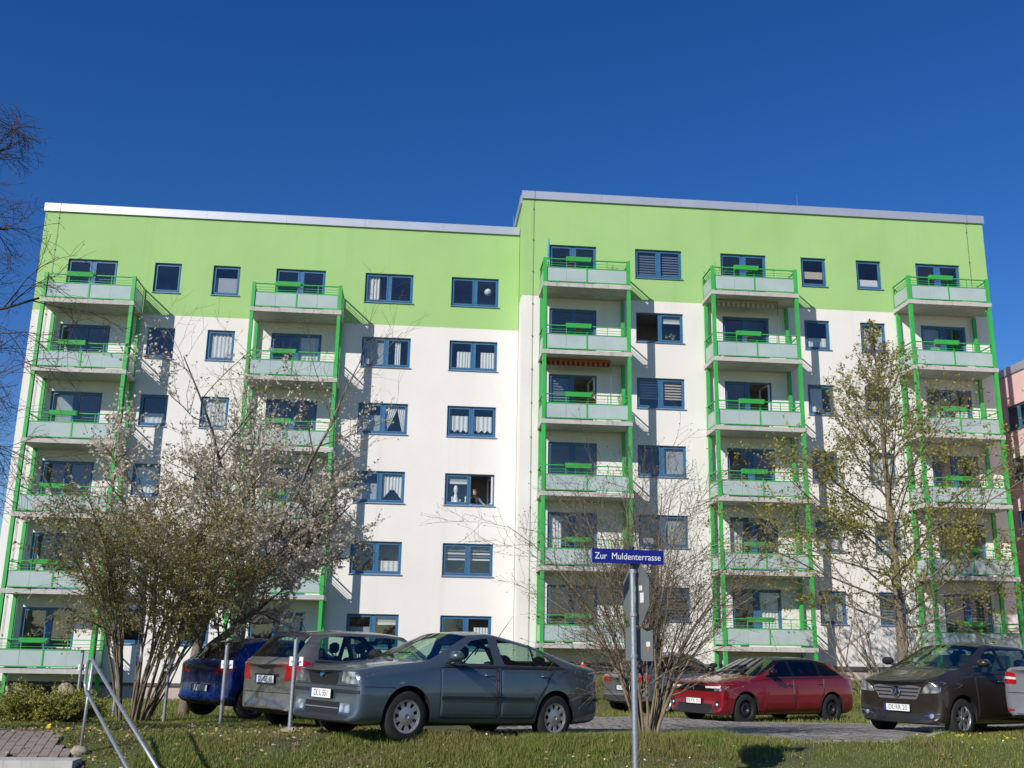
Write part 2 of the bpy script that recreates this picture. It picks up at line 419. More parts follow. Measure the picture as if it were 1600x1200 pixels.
rng = random.Random(5)
def window(bld, x0, x1, z0, z1, y, what=(), leaves=2, door=False, opened=None):
    """frame, panes, sill and what hangs behind the glass"""
    yf = y + .09; fw_ = .06; b = MB()
    b.box(x0, x0 + fw_, yf, yf + .07, z0, z1); b.box(x1 - fw_, x1, yf, yf + .07, z0, z1)
    b.box(x0 + fw_, x1 - fw_, yf, yf + .07, z1 - fw_, z1); b.box(x0 + fw_, x1 - fw_, yf, yf + .07, z0, z0 + .075)
    if leaves == 2:
        mw = .075 if door else .05; mx = (x0 + x1) / 2
        b.box(mx - mw, mx + mw, yf + .002, yf + .07, z0 + .075, z1 - fw_)
        cells = [(x0 + fw_, mx - mw), (mx + mw, x1 - fw_)]
    else: cells = [(x0 + fw_, x1 - fw_)]
    s_ = .055; spans = []
    for i, (a, c) in enumerate(cells):
        if opened == i: continue
        za, zc = z0 + .075, z1 - fw_; q = yf - .012
        b.box(a, a + s_, q, q + .06, za, zc); b.box(c - s_, c, q, q + .06, za, zc)
        b.box(a + s_, c - s_, q, q + .06, zc - s_, zc); b.box(a + s_, c - s_, q, q + .06, za, za + s_)
        spans.append((a + s_, c - s_, za + s_, zc - s_))
    w = b.build('window', 'blue_frame', bld)
    for (a, c, e, f) in spans:
        p = MB(); t1, t2 = rng.uniform(-.006, .006), rng.uniform(-.006, .006); yy = yf + .028
        p.add([(a - .01, yy + t1, e - .01), (c + .01, yy, e - .01), (c + .01, yy + t2, f + .01), (a - .01, yy + t1 + t2, f + .01)], [(0, 1, 2, 3)])
        p.build('pane', 'pane', w)
    if opened is not None:
        a, c = cells[opened]; hx = c if opened == 1 else a; wd = c - a
        sgn = -1 if opened == 1 else 1; ang = R(82)
        q = MB(); za, zc = z0 + .08, z1 - fw_
        q.box(0, s_, 0, .06, za, zc); q.box(wd - s_, wd, 0, .06, za, zc); q.box(s_, wd - s_, 0, .06, zc - s_, zc); q.box(s_, wd - s_, 0, .06, za, za + s_)
        o = q.build('sash', 'blue_frame' if opened == 0 else 'white_paint', w)  # right-hand sash is white: sunlight on its edge put into the colour
        o.location = (hx, yf + .02, 0); o.rotation_euler = (0, 0, ang if sgn == 1 else math.pi - ang)
    if not door:
        s2 = MB(); s2.add([(x0 - .03, y - .045, z0 - .045), (x1 + .05, y - .045, z0 - .045), (x1 + .05, y - .045, z0 - .015), (x0 - .03, y - .045, z0 - .015),
                           (x0 - .03, yf, z0 - .02), (x1 + .05, yf, z0 - .02), (x1 + .05, yf, z0 + .012), (x0 - .03, yf, z0 + .012)],
                          [(0, 1, 2, 3), (3, 2, 6, 7), (0, 4, 5, 1), (0, 3, 7, 4), (1, 5, 6, 2), (4, 7, 6, 5)])
        s2.build('window_sill', 'sill_metal', w)
    yb = yf + .10
    for it in what:
        kind = it[0]; side = it[1] if len(it) > 1 else None
        for i, (a, c) in enumerate(cells):
            if side is not None and side != i: continue
            ww = c - a; hh = z1 - z0
            if kind == 'full': fabric(a + .03, c - .03, z0 + .1, z1 - .1, yb, 6).build('curtain', 'curtain', w, True)
            elif kind == 'cafe': fabric(a + .06, c - .05, z0 + .1, z0 + hh * .42, yb, 4, .012).build('curtain', 'curtain', w, True)
            elif kind == 'half': fabric(a + ww * .3, c - .04, z0 + .1, z0 + hh * .66, yb, 5).build('curtain', 'curtain', w, True)
            elif kind == 'lace': fabric(a + .08, c - .08, z0 + .2, z0 + hh * .7, yb, 4, .02, lambda t: z0 + .26 + .05 * math.sin(t * 19)).build('curtain', 'curtain', w, True)
            elif kind == 'strip': fabric(a + ww * .35, a + ww * .62, z0 + .08, z1 - .12, yb, 3).build('curtain', 'curtain', w, True)
            elif kind == 'side': fabric(a + .03, a + ww * .62, z0 + .08, z1 - .12, yb, 4).build('curtain', 'curtain', w, True)
            elif kind == 'swag':
                fabric(a, c, z0 + .12, z1 - .1, yb, 5, .02, None, 24, 8, lambda t: a + .03, lambda t: a + ww * (.62 - .5 * t ** 1.2)).build('curtain', 'curtain', w, True)
                fabric(a, c, z0 + .12, z1 - .1, yb, 4, .02, None, 24, 8, lambda t: c - ww * (.42 - .26 * t ** 1.2), lambda t: c - .03).build('curtain', 'curtain', w, True)
            elif kind == 'scallop':
                fabric(a + .08, c - .04, z0 + .3, z1 - .14, yb, 6, .02, lambda t: z0 + .16 + .42 * (1 - abs(2 * abs(t - .5) * 1.15 - .15)) ** 1 * (1 if abs(t - .5) < .46 else .4), 36).build('curtain', 'curtain', w, True)
            elif kind == 'zebra': zebra(a + .05, c - .05, z1 - .08, yb, 10).build('blind', ['dark_blind', 'grey_blind'], w)
            elif kind == 'zebra_half': zebra(a + .05, c - .05, z1 - .08, yb, 7).build('blind', ['grey_blind' if i == 0 else 'beige_blind', 'curtain'], w)
            elif kind == 'zebra_top': zebra(a + .05, c - .05, z1 - .1, yb, 5, (2, 4)).build('blind', ['dark_blind', 'curtain'], w)
            elif kind == 'stripe':
                MB().box(a + .05, c - .05, yb, yb + .01, z1 - .40, z1 - .09, 0).box(a + .14, c - .04, yb - .012, yb - .002, z1 - .40, z1 - .31, 1).build('blind', ['grey_blind', 'curtain'], w)
            elif kind == 'roller': MB().box(a + .04, c - .04, yb, yb + .01, z0 + hh * .12, z1 - .08).build('blind', 'grey_blind', w)
            elif kind == 'white_roller': MB().box(a + .04, c - .04, yb, yb + .01, z0 + .1, z1 - .22).build('blind', 'curtain', w)
            elif kind == 'low': MB().box(a + .06, c - .06, yb, yb + .01, z0 + .1, z0 + hh * .62).build('blind', 'grey_blind', w)
            elif kind == 'low_white': MB().box(a + .05, c - .05, yb, yb + .01, z0 + .1, z0 + hh * .36).build('blind', 'curtain', w)
            elif kind == 'beige_bar': MB().box(a + .05, c - .05, yb, yb + .01, z0 + hh * .30, z0 + hh * .55).build('blind', 'beige_blind', w)
            elif kind == 'wedge':
                MB().add([(a + .05, yb, z0 + .1), (c - .08, yb, z0 + .1), (a + .05, yb, z0 + hh * .72)], [(0, 1, 2)]).build('curtain', 'curtain', w)
    return w

ROWS = range(1, 7)
def room(b, x0, x1, z0, z1, y):
    yy, d = y + .17, y + 2.4; a, c, e, f = x0 - .4, x1 + .4, z0 - .25, z1 + .18
    b.add([(a, yy, e), (c, yy, e), (c, yy, f), (a, yy, f), (a, d, e), (c, d, e), (c, d, f), (a, d, f)],
          [(4, 5, 6, 7), (0, 4, 7, 3), (1, 2, 6, 5), (3, 7, 6, 2), (0, 1, 5, 4)])

def section(label, x0, x1, y, wt, zsplit, ztop, zpl, zground, cols, contents):
    bld = empty('apartment_building', ((x0 + x1) / 2, y, zground))
    tag(bld, label, 'apartment building', 'two sections of the apartment block')
    inv = Matrix.Translation((-(x0 + x1) / 2, -y, -zground))
    holes = []; specs = []
    for nm, (a, c, kind) in cols.items():
        for r in ROWS:
            zt = wt + 2.8 * (r - 1)
            h = (a, c, zt - (2.13 if kind == 'door' else 1.27), zt); holes.append(h); specs.append((nm, r, kind, h))
    wall_mesh(bld, 'wall', x0, x1, y, zpl, ztop, zsplit, zpl, holes)
    b = MB(); D = y + 11.5
    for (xx, flip) in ((x0, False), (x1, True)):
        for (za, zb, mi) in ((zpl, zsplit, 0), (zsplit, ztop, 1)):
            q = [(xx, y, za), (xx, D, za), (xx, D, zb), (xx, y, zb)]
            b.add(q, [(3, 2, 1, 0)] if not flip else [(0, 1, 2, 3)], mi)
    b.add([(x0, D, zpl), (x1, D, zpl), (x1, D, ztop), (x0, D, ztop)], [(3, 2, 1, 0)], 0)
    b.build('side_wall', ['white_render', 'green_render'], bld)
    MB().box(x0 + .02, x1 - .02, y + .02, D - .02, ztop - .12, ztop + .1).build('roof', 'roof_felt', bld)
    rm = MB()
    for nm, r, kind, (a, c, e, f) in specs:
        window(bld, a, c, e, f, y, contents.get((nm, r), ()), 1 if kind == 'small' else 2, kind == 'door', contents.get((nm, r, 'open')))
        room(rm, a, c, e, f, y)
    rm.build('interior', 'interior', bld)
    for o in bld.children: o.matrix_parent_inverse = inv
    return bld, inv
def fix(o, inv): o.matrix_parent_inverse = inv; return o

COLS_L = {'A': (-14.74, -12.76, 'door'), 'B': (-11.27, -10.19, 'small'), 'C': (-8.90, -7.80, 'small'), 'D': (-6.33, -4.29, 'door'), 'E': (-2.64, -.63, 'large'), 'F': (.98, 2.98, 'large')}
COLS_R = {'G': (5.0, 6.97, 'door'), 'H': (8.62, 10.61, 'large'), 'I': (12.29, 14.27, 'door'), 'J': (15.80, 16.90, 'small'), 'K': (18.24, 19.34, 'small'), 'L': (20.90, 22.89, 'door')}
CON_L = {('B', 6): [], ('B', 5): [], ('B', 4): [('cafe',)], ('B', 3): [('full',)], ('B', 2): [('cafe',)], ('B', 1): [],
         ('C', 6): [('low',)], ('C', 5): [('full',)], ('C', 4): [('full',)], ('C', 3): [('low',)], ('C', 2): [('full',)], ('C', 1): [],
         ('E', 6): [('side', 0)], ('E', 5): [('strip', 1), ('roller', 0)], ('E', 4): [('swag', 1), ('low', 0)], ('E', 3): [('scallop', 1), ('low', 0)], ('E', 2): [('cafe', 1)], ('E', 1): [('stripe', 1), ('low', 0)],
         ('F', 6): [], ('F', 5): [('half',)], ('F', 4): [('lace',)], ('F', 3): [('stripe', 0)], ('F', 3, 'open'): 1, ('F', 2): [('zebra_top',)], ('F', 1): [('half', 1)],
         ('A', 5): [('wedge', 0)], ('A', 3): [('wedge', 0)], ('A', 2): [('wedge', 0)], ('A', 4): [('roller', 0)], ('D', 6): [('low_white', 0)], ('D', 5): [('full', 1)], ('D', 1): [('full', 1)]}
CON_R = {('H', 6): [('zebra',)], ('H', 5): [('stripe', 1)], ('H', 5, 'open'): 0, ('H', 4): [('zebra_half',)], ('H', 3): [('roller', 1)], ('H', 2): [('roller',)], ('H', 1): [('zebra',)],
         ('J', 6): [('beige_bar',)], ('J', 5): [('cafe',)], ('J', 4): [('side',)], ('J', 3): [], ('J', 2): [('cafe',)], ('J', 1): [('low',)],
         ('K', 6): [('low_white',)], ('K', 5): [('white_roller',)], ('K', 4): [('beige_bar',)], ('K', 3): [('full',)], ('K', 2): [('cafe',)], ('K', 1): [('zebra',)],
         ('G', 6): [], ('G', 5): [], ('G', 4): [('zebra', 0)], ('G', 4, 'open'): 1, ('G', 2): [('side', 0)], ('G', 1): [], ('I', 2): [('side', 0)], ('I', 1): [('full', 1)], ('I', 4, 'open'): 1,
         ('L', 1): [('zebra',)], ('L', 4): [('lace',)], ('L', 5): [('roller', 0)], ('L', 6): []}
ZG_L, ZG_R = -.62, .42
left, inv_l = section('left section of the green and white apartment block with the lower roof', -15.90, 3.842, 0, WT_L, 14.37, 18.68, -.05, ZG_L, COLS_L, CON_L)
right, inv_r = section('right section of the green and white apartment block with the higher roof', 3.86, 24.12, YR, WT_R, 15.54, 19.86, .98, ZG_R, COLS_R, CON_R)

def coping(bld, inv, x0, x1, y, z, parts):
    n = round((x1 - x0 + .12) / parts); w_ = (x1 - x0 + .12) / n; proto = None
    for i in range(n):
        b = MB(); a = x0 - .06 + i * w_; hh = .345
        b.add([(a + .003, y - .075, z - .02), (a + w_ - .003, y - .075, z - .02), (a + w_ - .003, y - .075, z + hh - .03), (a + .003, y - .075, z + hh - .03),
               (a + .003, y - .05, z + hh), (a + w_ - .003, y - .05, z + hh), (a + w_ - .003, y + .42, z + hh - .04), (a + .003, y + .42, z + hh - .04),
               (a + .003, y + .003, z - .02), (a + w_ - .003, y + .003, z - .02)],
              [(0, 1, 2, 3), (3, 2, 5, 4), (4, 5, 6, 7), (0, 8, 9, 1), (0, 3, 4, 7, 8), (1, 9, 6, 5, 2)])
        fix(b.build('coping_panel', 'coping', bld), inv)
coping(left, inv_l, -15.90, 3.77, 0, 18.68, 3.2)
coping(right, inv_r, 3.86, 24.12, YR, 19.86, 3.2)
for (bld, inv, xx, y, z, sg) in ((left, inv_l, -15.96, 0, 18.68, 1), (right, inv_r, 3.785, YR, 19.86, 1), (right, inv_r, 24.115, YR, 19.86, 1)):
    for k in range(3):
        fix(MB().box(xx, xx + .08, y + .43 + k * 3.6, y + .42 + (k + 1) * 3.6, z - .02, z + .33).build('coping_panel', 'coping', bld), inv)
# plinths and the dark band above them
fix(MB().box(-15.86, 3.72, .06, 1, ZG_L - 1.5, -.05).build('plinth', 'plinth_render', left), inv_l)
fix(MB().box(-15.9, 3.84, .0, .3, -.17, -.052).build('band', 'band', left), inv_l)
fix(MB().box(3.9, 24.08, YR + .06, YR + 3, -1.6, .82).build('plinth', 'plinth_render', right), inv_r)
fix(MB().box(3.86, 24.12, YR - .01, YR + .4, .82, .978).build('band', 'band', right), inv_r)
# cellar windows under the left balconies
for xx in (-14.2, -12.9, -5.6):
    fix(MB().box(xx, xx + .9, .03, .058, -.55, -.2).build('cellar_window', 'black', left), inv_l)
# lightning conductors with their clips, rods on the roof
def conductor(bld, inv, x, y, z0, z1):
    b = MB(); b.tube([(x, y - .035, z0), (x, y - .035, z1), (x + .04, y - .09, z1 + .05), (x + .04, y - .09, z1 + .4), (x + .02, y + .2, z1 + .42)], .007, 5)
    z = z0 + .6
    while z < z1: b.box(x - .022, x + .022, y - .05, y - .001, z - .015, z + .015); z += 1.4
    fix(b.build('lightning_conductor', 'wire', bld), inv)
conductor(left, inv_l, -15.35, 0, -.4, 18.62)
conductor(right, inv_r, 4.30, YR, .6, 19.80)
conductor(right, inv_r, 23.35, YR, .6, 19.80)
for (bld, inv, x, y, z, h) in ((right, inv_r, 15.9, YR + .25, 20.2, .65), (right, inv_r, 8.2, YR + .3, 20.2, .14), (right, inv_r, 3.83, 3.0, 20.18, .7), (left, inv_l, -8.0, .3, 19.0, .12)):
    fix(MB().tube([(x, y, z - .2), (x - .02, y, z + h)], [.014, .006], 5).build('lightning_rod', 'steel', bld), inv)

# ------------------------------------------------------------------ balcony towers
def balcony_tower(label, x0, x1, y, wt, zg, seed):
    """slab from x0 to x1 in front of the wall at y"""
    rg = random.Random(seed)
    t = empty('balcony_tower', ((x0 + x1) / 2, y - .7, zg)); tag(t, label, 'balcony tower', 'green steel balcony towers')
    inv = Matrix.Translation((-(x0 + x1) / 2, -(y - .7), -zg))
    yf = y - 1.45; p = .068
    ztop = wt + 14 - 2.19 + 1.06
    for (px, py) in ((x0 + .095, yf + .09), (x1 - .095, yf + .09)):
        fix(MB().box(px - p, px + p, py - p, py + p, zg - .3, ztop).build('post', 'green_metal', t), inv)
    for px in (x0 + .11, x1 - .11):
        fix(MB().box(px - p, px + p, y - .22, y - .11, zg - .3, ztop - 1.3).build('post', 'green_metal', t), inv)
    fix(MB().tube([(x1 - .045, yf + .30, zg - .2), (x1 - .045, yf + .30, ztop - 1.25)], .042, 8).build('downpipe', 'green_metal', t, True), inv)
    for r in ROWS:
        zs = wt + 2.8 * (r - 1) - 2.19
        b = MB(); xa, xb = x0 + .15, x1 - .15; yr = yf + .075
        zt = zs + 1.03
        b.box(x0 + .03, x1 - .03, yr - .035, yr + .035, zt - .035, zt)                 # handrail
        b.box(xa, xb, yr - .018, yr + .018, zs + .645, zs + .68); b.box(xa, xb, yr - .018, yr + .018, zs + .055, zs + .09)
        mx = (xa + xb) / 2
        b.box(mx - .028, mx + .028, yr - .022, yr + .022, zs + .09, zs + .645)
        for q in (xa + .018, xb - .018): b.box(q - .018, q + .018, yr - .02, yr + .02, zs + .09, zs + .645)
        for zz in (.755, .855): b.box(xa, xb, yr - .008, yr + .008, zs + zz, zs + zz + .016)
        for q in (xa + (xb - xa) * .25, mx, xa + (xb - xa) * .75): b.box(q - .012, q + .012, yr - .012, yr + .012, zs + .68, zt - .035)
        for sx in (x0 + .06, x1 - .06):
            b.box(sx - .03, sx + .03, yr + .036, y - .03, zt - .035, zt - .002)
            b.box(sx - .016, sx + .016, yr + .036, y - .05, zs + .645, zs + .68); b.box(sx - .016, sx + .016, yr + .036, y - .05, zs + .055, zs + .09)
            b.box(sx - .02, sx + .02, y - .09, y - .05, zs, zt - .036)
            for zz in (.755, .855): b.box(sx - .008, sx + .008, yr + .036, y - .09, zs + zz, zs + zz + .016)
        bal = fix(b.build('balcony', 'green_metal', t), inv)
        sb = MB(); sb.box(x0, x1, yf, y - .025, zs - .17, zs)
        sb.build('slab', 'concrete', bal)
        qs = [xa + .036, (xa + mx) / 2, mx - .028]; qs2 = [mx + .028, (mx + xb) / 2, xb - .036]
        for qq in (qs, qs2):
            for i in (0, 1):
                tw = rg.uniform(-.003, .003)
                MB().box(qq[i] + (.004 if i else 0), qq[i + 1] - (0 if i else .004), yr - .006 + tw, yr + .006 + tw, zs + .09, zs + .645).build('glass_panel', 'frosted', bal)
        for sx in (x0 + .06, x1 - .06):
            MB().box(sx - .006, sx + .006, yr + .05, y - .1, zs + .09, zs + .645).build('glass_panel', 'frosted', bal)
        # planter box hung on the handrail
        c0 = x0 + .26 * (x1 - x0); c1 = c0 + 1.02
        pb = MB(); za, zb = zs + .90, zs + 1.075; ya, yb2 = yr - .20, yr - .04
        pb.add([(c0 + .02, ya + .03, za), (c1 - .02, ya + .03, za), (c1, ya, zb), (c0, ya, zb), (c0 + .02, yb2 - .01, za), (c1 - .02, yb2 - .01, za), (c1, yb2, zb), (c0, yb2, zb),
                (c0 + .015, ya + .015, zb), (c1 - .015, ya + .015, zb), (c1 - .015, yb2 - .015, zb), (c0 + .015, yb2 - .015, zb),
                (c0 + .015, ya + .03, zb - .04), (c1 - .015, ya + .03, zb - .04), (c1 - .015, yb2 - .02, zb - .04), (c0 + .015, yb2 - .02, zb - .04)],
               [(0, 1, 2, 3), (5, 4, 7, 6), (0, 3, 7, 4), (1, 5, 6, 2), (0, 4, 5, 1), (3, 2, 9, 8), (2, 6, 10, 9), (6, 7, 11, 10), (7, 3, 8, 11), (8, 9, 13, 12), (9, 10, 14, 13), (10, 11, 15, 14), (11, 8, 12, 15), (12, 13, 14, 15)])
        for q in (c0 + .2, c1 - .2): pb.box(q - .012, q + .012, yb2 + .002, yr + .036, zb - .02, zb)
        pb.build('planter_box', 'green_metal', bal)
    return t, inv
TW = {}
TW['A'] = balcony_tower('balcony tower at the left end of the block, partly behind bare twigs', -15.10, -11.53, 0, WT_L, ZG_L, 1)
TW['D'] = balcony_tower('balcony tower of the left section rising behind the white blossom tree', -7.05, -3.43, 0, WT_L, ZG_L, 2)
TW['G'] = balcony_tower('balcony tower at the step in the roof line, with an orange striped awning', 4.55, 8.13, YR, WT_R, ZG_R - .3, 3)
TW['I'] = balcony_tower('balcony tower above the red estate car, with a cream striped awning', 11.43, 15.08, YR, WT_R, ZG_R - .3, 4)
TW['L'] = balcony_tower('balcony tower at the right end of the block, behind the leafing tree', 19.73, 23.31, YR, WT_R, ZG_R - .3, 5)

M['orange_cloth'] = simple('orange_cloth', (.50, .14, .06), .9); M['brown_cloth'] = simple('brown_cloth', (.12, .035, .03), .9)
M['cream_cloth'] = simple('cream_cloth', (.55, .47, .34), .9); M['beige_cloth'] = simple('beige_cloth', (.35, .27, .18), .9)
M['grey_cloth'] = simple('grey_cloth', (.5, .5, .5), .9)
def awning(tower, x0, x1, y, z, m1, m2, n, h=.24):
    t, inv = tower
    b = MB(); b.box(x0 - .04, x1 + .04, y - .02, y + .12, z - .13, z - .01, 0)
    b.box(x1 + .045, x1 + .075, y + .02, y + .05, z - 2.2, z - .01, 2)
    for i in range(n):
        a, c = x0 + (x1 - x0) * i / n, x0 + (x1 - x0) * (i + 1) / n
        k = 4; vs = []
        for j in range(k + 1):
            tt = j / k; xx = a + (c - a) * tt
            vs.append((xx, y - .035 + .012 * math.sin(xx * 21), z - .1)); vs.append((xx, y - .045 + .02 * math.sin(xx * 21 + .6), z - h - .035 * math.sin(math.pi * tt)))
        b.add(vs, [(2 * j, 2 * j + 1, 2 * j + 3, 2 * j + 2) for j in range(k)], i % 2)
    fix(b.build('awning', [m1, m2, 'wire'], t), inv)
awning(TW['G'], 4.72, 7.35, YR - .75, WT_R + 11.2 - 2.19 - .17, 'orange_cloth', 'brown_cloth', 26, .27)
awning(TW['I'], 11.65, 14.35, YR - .75, WT_R + 14 - 2.19 - .17, 'cream_cloth', 'beige_cloth', 26, .27)
awning(TW['D'], -6.75, -4.1, -.75, WT_L + 8.4 - 2.19 - .17, 'curtain', 'grey_cloth', 22, .27)

# ------------------------------------------------------------------ pink block at the right edge
def pink_block():
    P1 = Vector((30.77, 9.5, 0)); P2 = Vector((30.85, -2.5, 0)); d = (P2 - P1); L_ = d.length; d.normalize()
    k_ = .815
    bld = empty('apartment_building', Vector((CAM.x, CAM.y, 0)) + ((P1 + P2) / 2 - Vector((CAM.x, CAM.y, 0))) * k_ + Vector((0, 0, 1.5 * (1 - k_)))); bld.scale = (k_, k_, k_); tag(bld, 'pink apartment block just seen past the right end of the green one', 'apartment building')
    bld.rotation_euler = (0, 0, math.atan2(d.y, d.x)); x0, x1 = -L_ / 2 - 14, L_ / 2 - 2
    wd = [(x, x + 1.9) for x in np.arange(x0 + 1.0, x1 - 2, 3.3)]
    ZT = 15.86; tops = [ZT - 1.65 - 2.75 * k for k in range(6)]
    holes = [(a, c, z - 1.3, z) for (a, c) in wd for z in tops]
    lines = sorted([-1.5, ZT] + [z for z in tops] + [z - 1.3 for z in tops] + [z - 1.3 - .82 for z in tops])
    xs = sorted(set([x0, x1] + [q for w_ in wd for q in w_]))
    b = MB()
    for i in range(len(xs) - 1):
        for j in range(len(lines) - 1):
            cx, cz = (xs[i] + xs[i + 1]) / 2, (lines[j] + lines[j + 1]) / 2
            if any(h[0] < cx < h[1] and h[2] < cz < h[3] for h in holes): continue
            mi = 0
            for z in tops:
                if z - 1.3 - .82 > cz > z - 2.75: mi = 1
            b.add([(xs[i], 0, lines[j]), (xs[i + 1], 0, lines[j]), (xs[i + 1], 0, lines[j + 1]), (xs[i], 0, lines[j + 1])], [(0, 1, 2, 3)], mi)
    for (a, c, e, f) in holes:
        b.add([(a, 0, e), (a, 0, f), (a, .14, f), (a, .14, e)], [(0, 1, 2, 3)]); b.add([(c, 0, e), (c, 0, f), (c, .14, f), (c, .14, e)], [(3, 2, 1, 0)])
        b.add([(a, 0, f), (c, 0, f), (c, .14, f), (a, .14, f)], [(0, 1, 2, 3)]); b.add([(a, 0, e), (c, 0, e), (c, .14, e), (a, .14, e)], [(3, 2, 1, 0)])
    b.add([(x0, 0, -1.5), (x0, 11, -1.5), (x0, 11, ZT), (x0, 0, ZT)], [(3, 2, 1, 0)]); b.add([(x1, 0, -1.5), (x1, 11, -1.5), (x1, 11, ZT), (x1, 0, ZT)], [(0, 1, 2, 3)])
    b.add([(x0, 0, ZT), (x1, 0, ZT), (x1, 11, ZT), (x0, 11, ZT)], [(0, 1, 2, 3)])
    b.build('wall', ['pink_render', 'pale_pink_render'], bld)
    MB().box(x0 - .05, x1 + .05, -.07, .4, ZT, ZT + .42).build('coping', 'coping', bld)
    rm = MB()
    for (a, c, e, f) in holes:
        window(bld, a, c, e, f, 0, [('low', None)] if rng.random() < .5 else [])
        room(rm, a, c, e, f, 0)
    rm.build('interior', 'interior', bld)
pink_block()
# ------------------------------------------------------------------ cars
M['tyre'] = simple('tyre', (.018, .018, .018), .85, 0, .25, 20, .3, 120)
M['hubcap'] = simple('hubcap', (.42, .42, .43), .35, .6, .12, 12)
M['alloy'] = simple('alloy', (.62, .62, .63), .28, .85, .08, 12)
M['dark_alloy'] = simple('dark_alloy', (.10, .10, .11), .35, .7, .1, 12)
M['black_steel'] = simple('black_steel', (.028, .028, .03), .45, .2, .2, 12)
M['trim'] = simple('trim', (.022, .022, .024), .55, 0, .15, 20)
M['gloss_black'] = simple('gloss_black', (.008, .008, .009), .12, 0, .1, 5)
M['seat'] = simple('seat', (.028, .028, .030), .9, 0, .2, 30)
M['chrome'] = simple('chrome', (.75, .76, .78), .12, 1, .04, 5)
M['plate'] = simple('plate', (.80, .80, .78), .45, 0, .04, 9)
M['eu_blue'] = simple('eu_blue', (.01, .05, .34), .45)
M['dim_plate'] = simple('dim_plate', (.55, .57, .60), .4, 0, .2, 12)
M['tail_red'] = simple('tail_red', (.42, .008, .012), .12, 0, .2, 14, Coat_Weight=1.0)
M['tail_white'] = simple('tail_white', (.72, .66, .64), .15, 0, .1, 9)
M['grille_grey'] = simple('grille_grey', (.40, .40, .42), .3, .7, .1, 9)
M['mesh_black'] = simple('mesh_black', (.012, .012, .013), .6, 0, .3, 60)
def mat_lamp():
    t = NT('headlight_glass'); p = t.coord()
    v = t.n('ShaderNodeTexVoronoi'); v.inputs['Scale'].default_value = 9; t.l(p, v.inputs['Vector'])
    c = t.ramp(v.outputs['Distance'], [(.0, (.85, .87, .88, 1)), (.35, (.55, .58, .60, 1)), (.6, (.20, .22, .23, 1))])
    return t.done(t.bsdf(c, .16, .55, t.bump(t.noise(14, 2, .5, p), .5, .02), Coat_Weight=1.0, Coat_Roughness=.03))
M['lamp'] = mat_lamp()
def mat_drl():
    t = NT('lamp_white'); return t.done(t.bsdf((.85, .87, .9), .15, .2, None, Coat_Weight=1.0))
M['lamp_white'] = mat_drl()

def lerp(a, b, t): return a + (b - a) * t

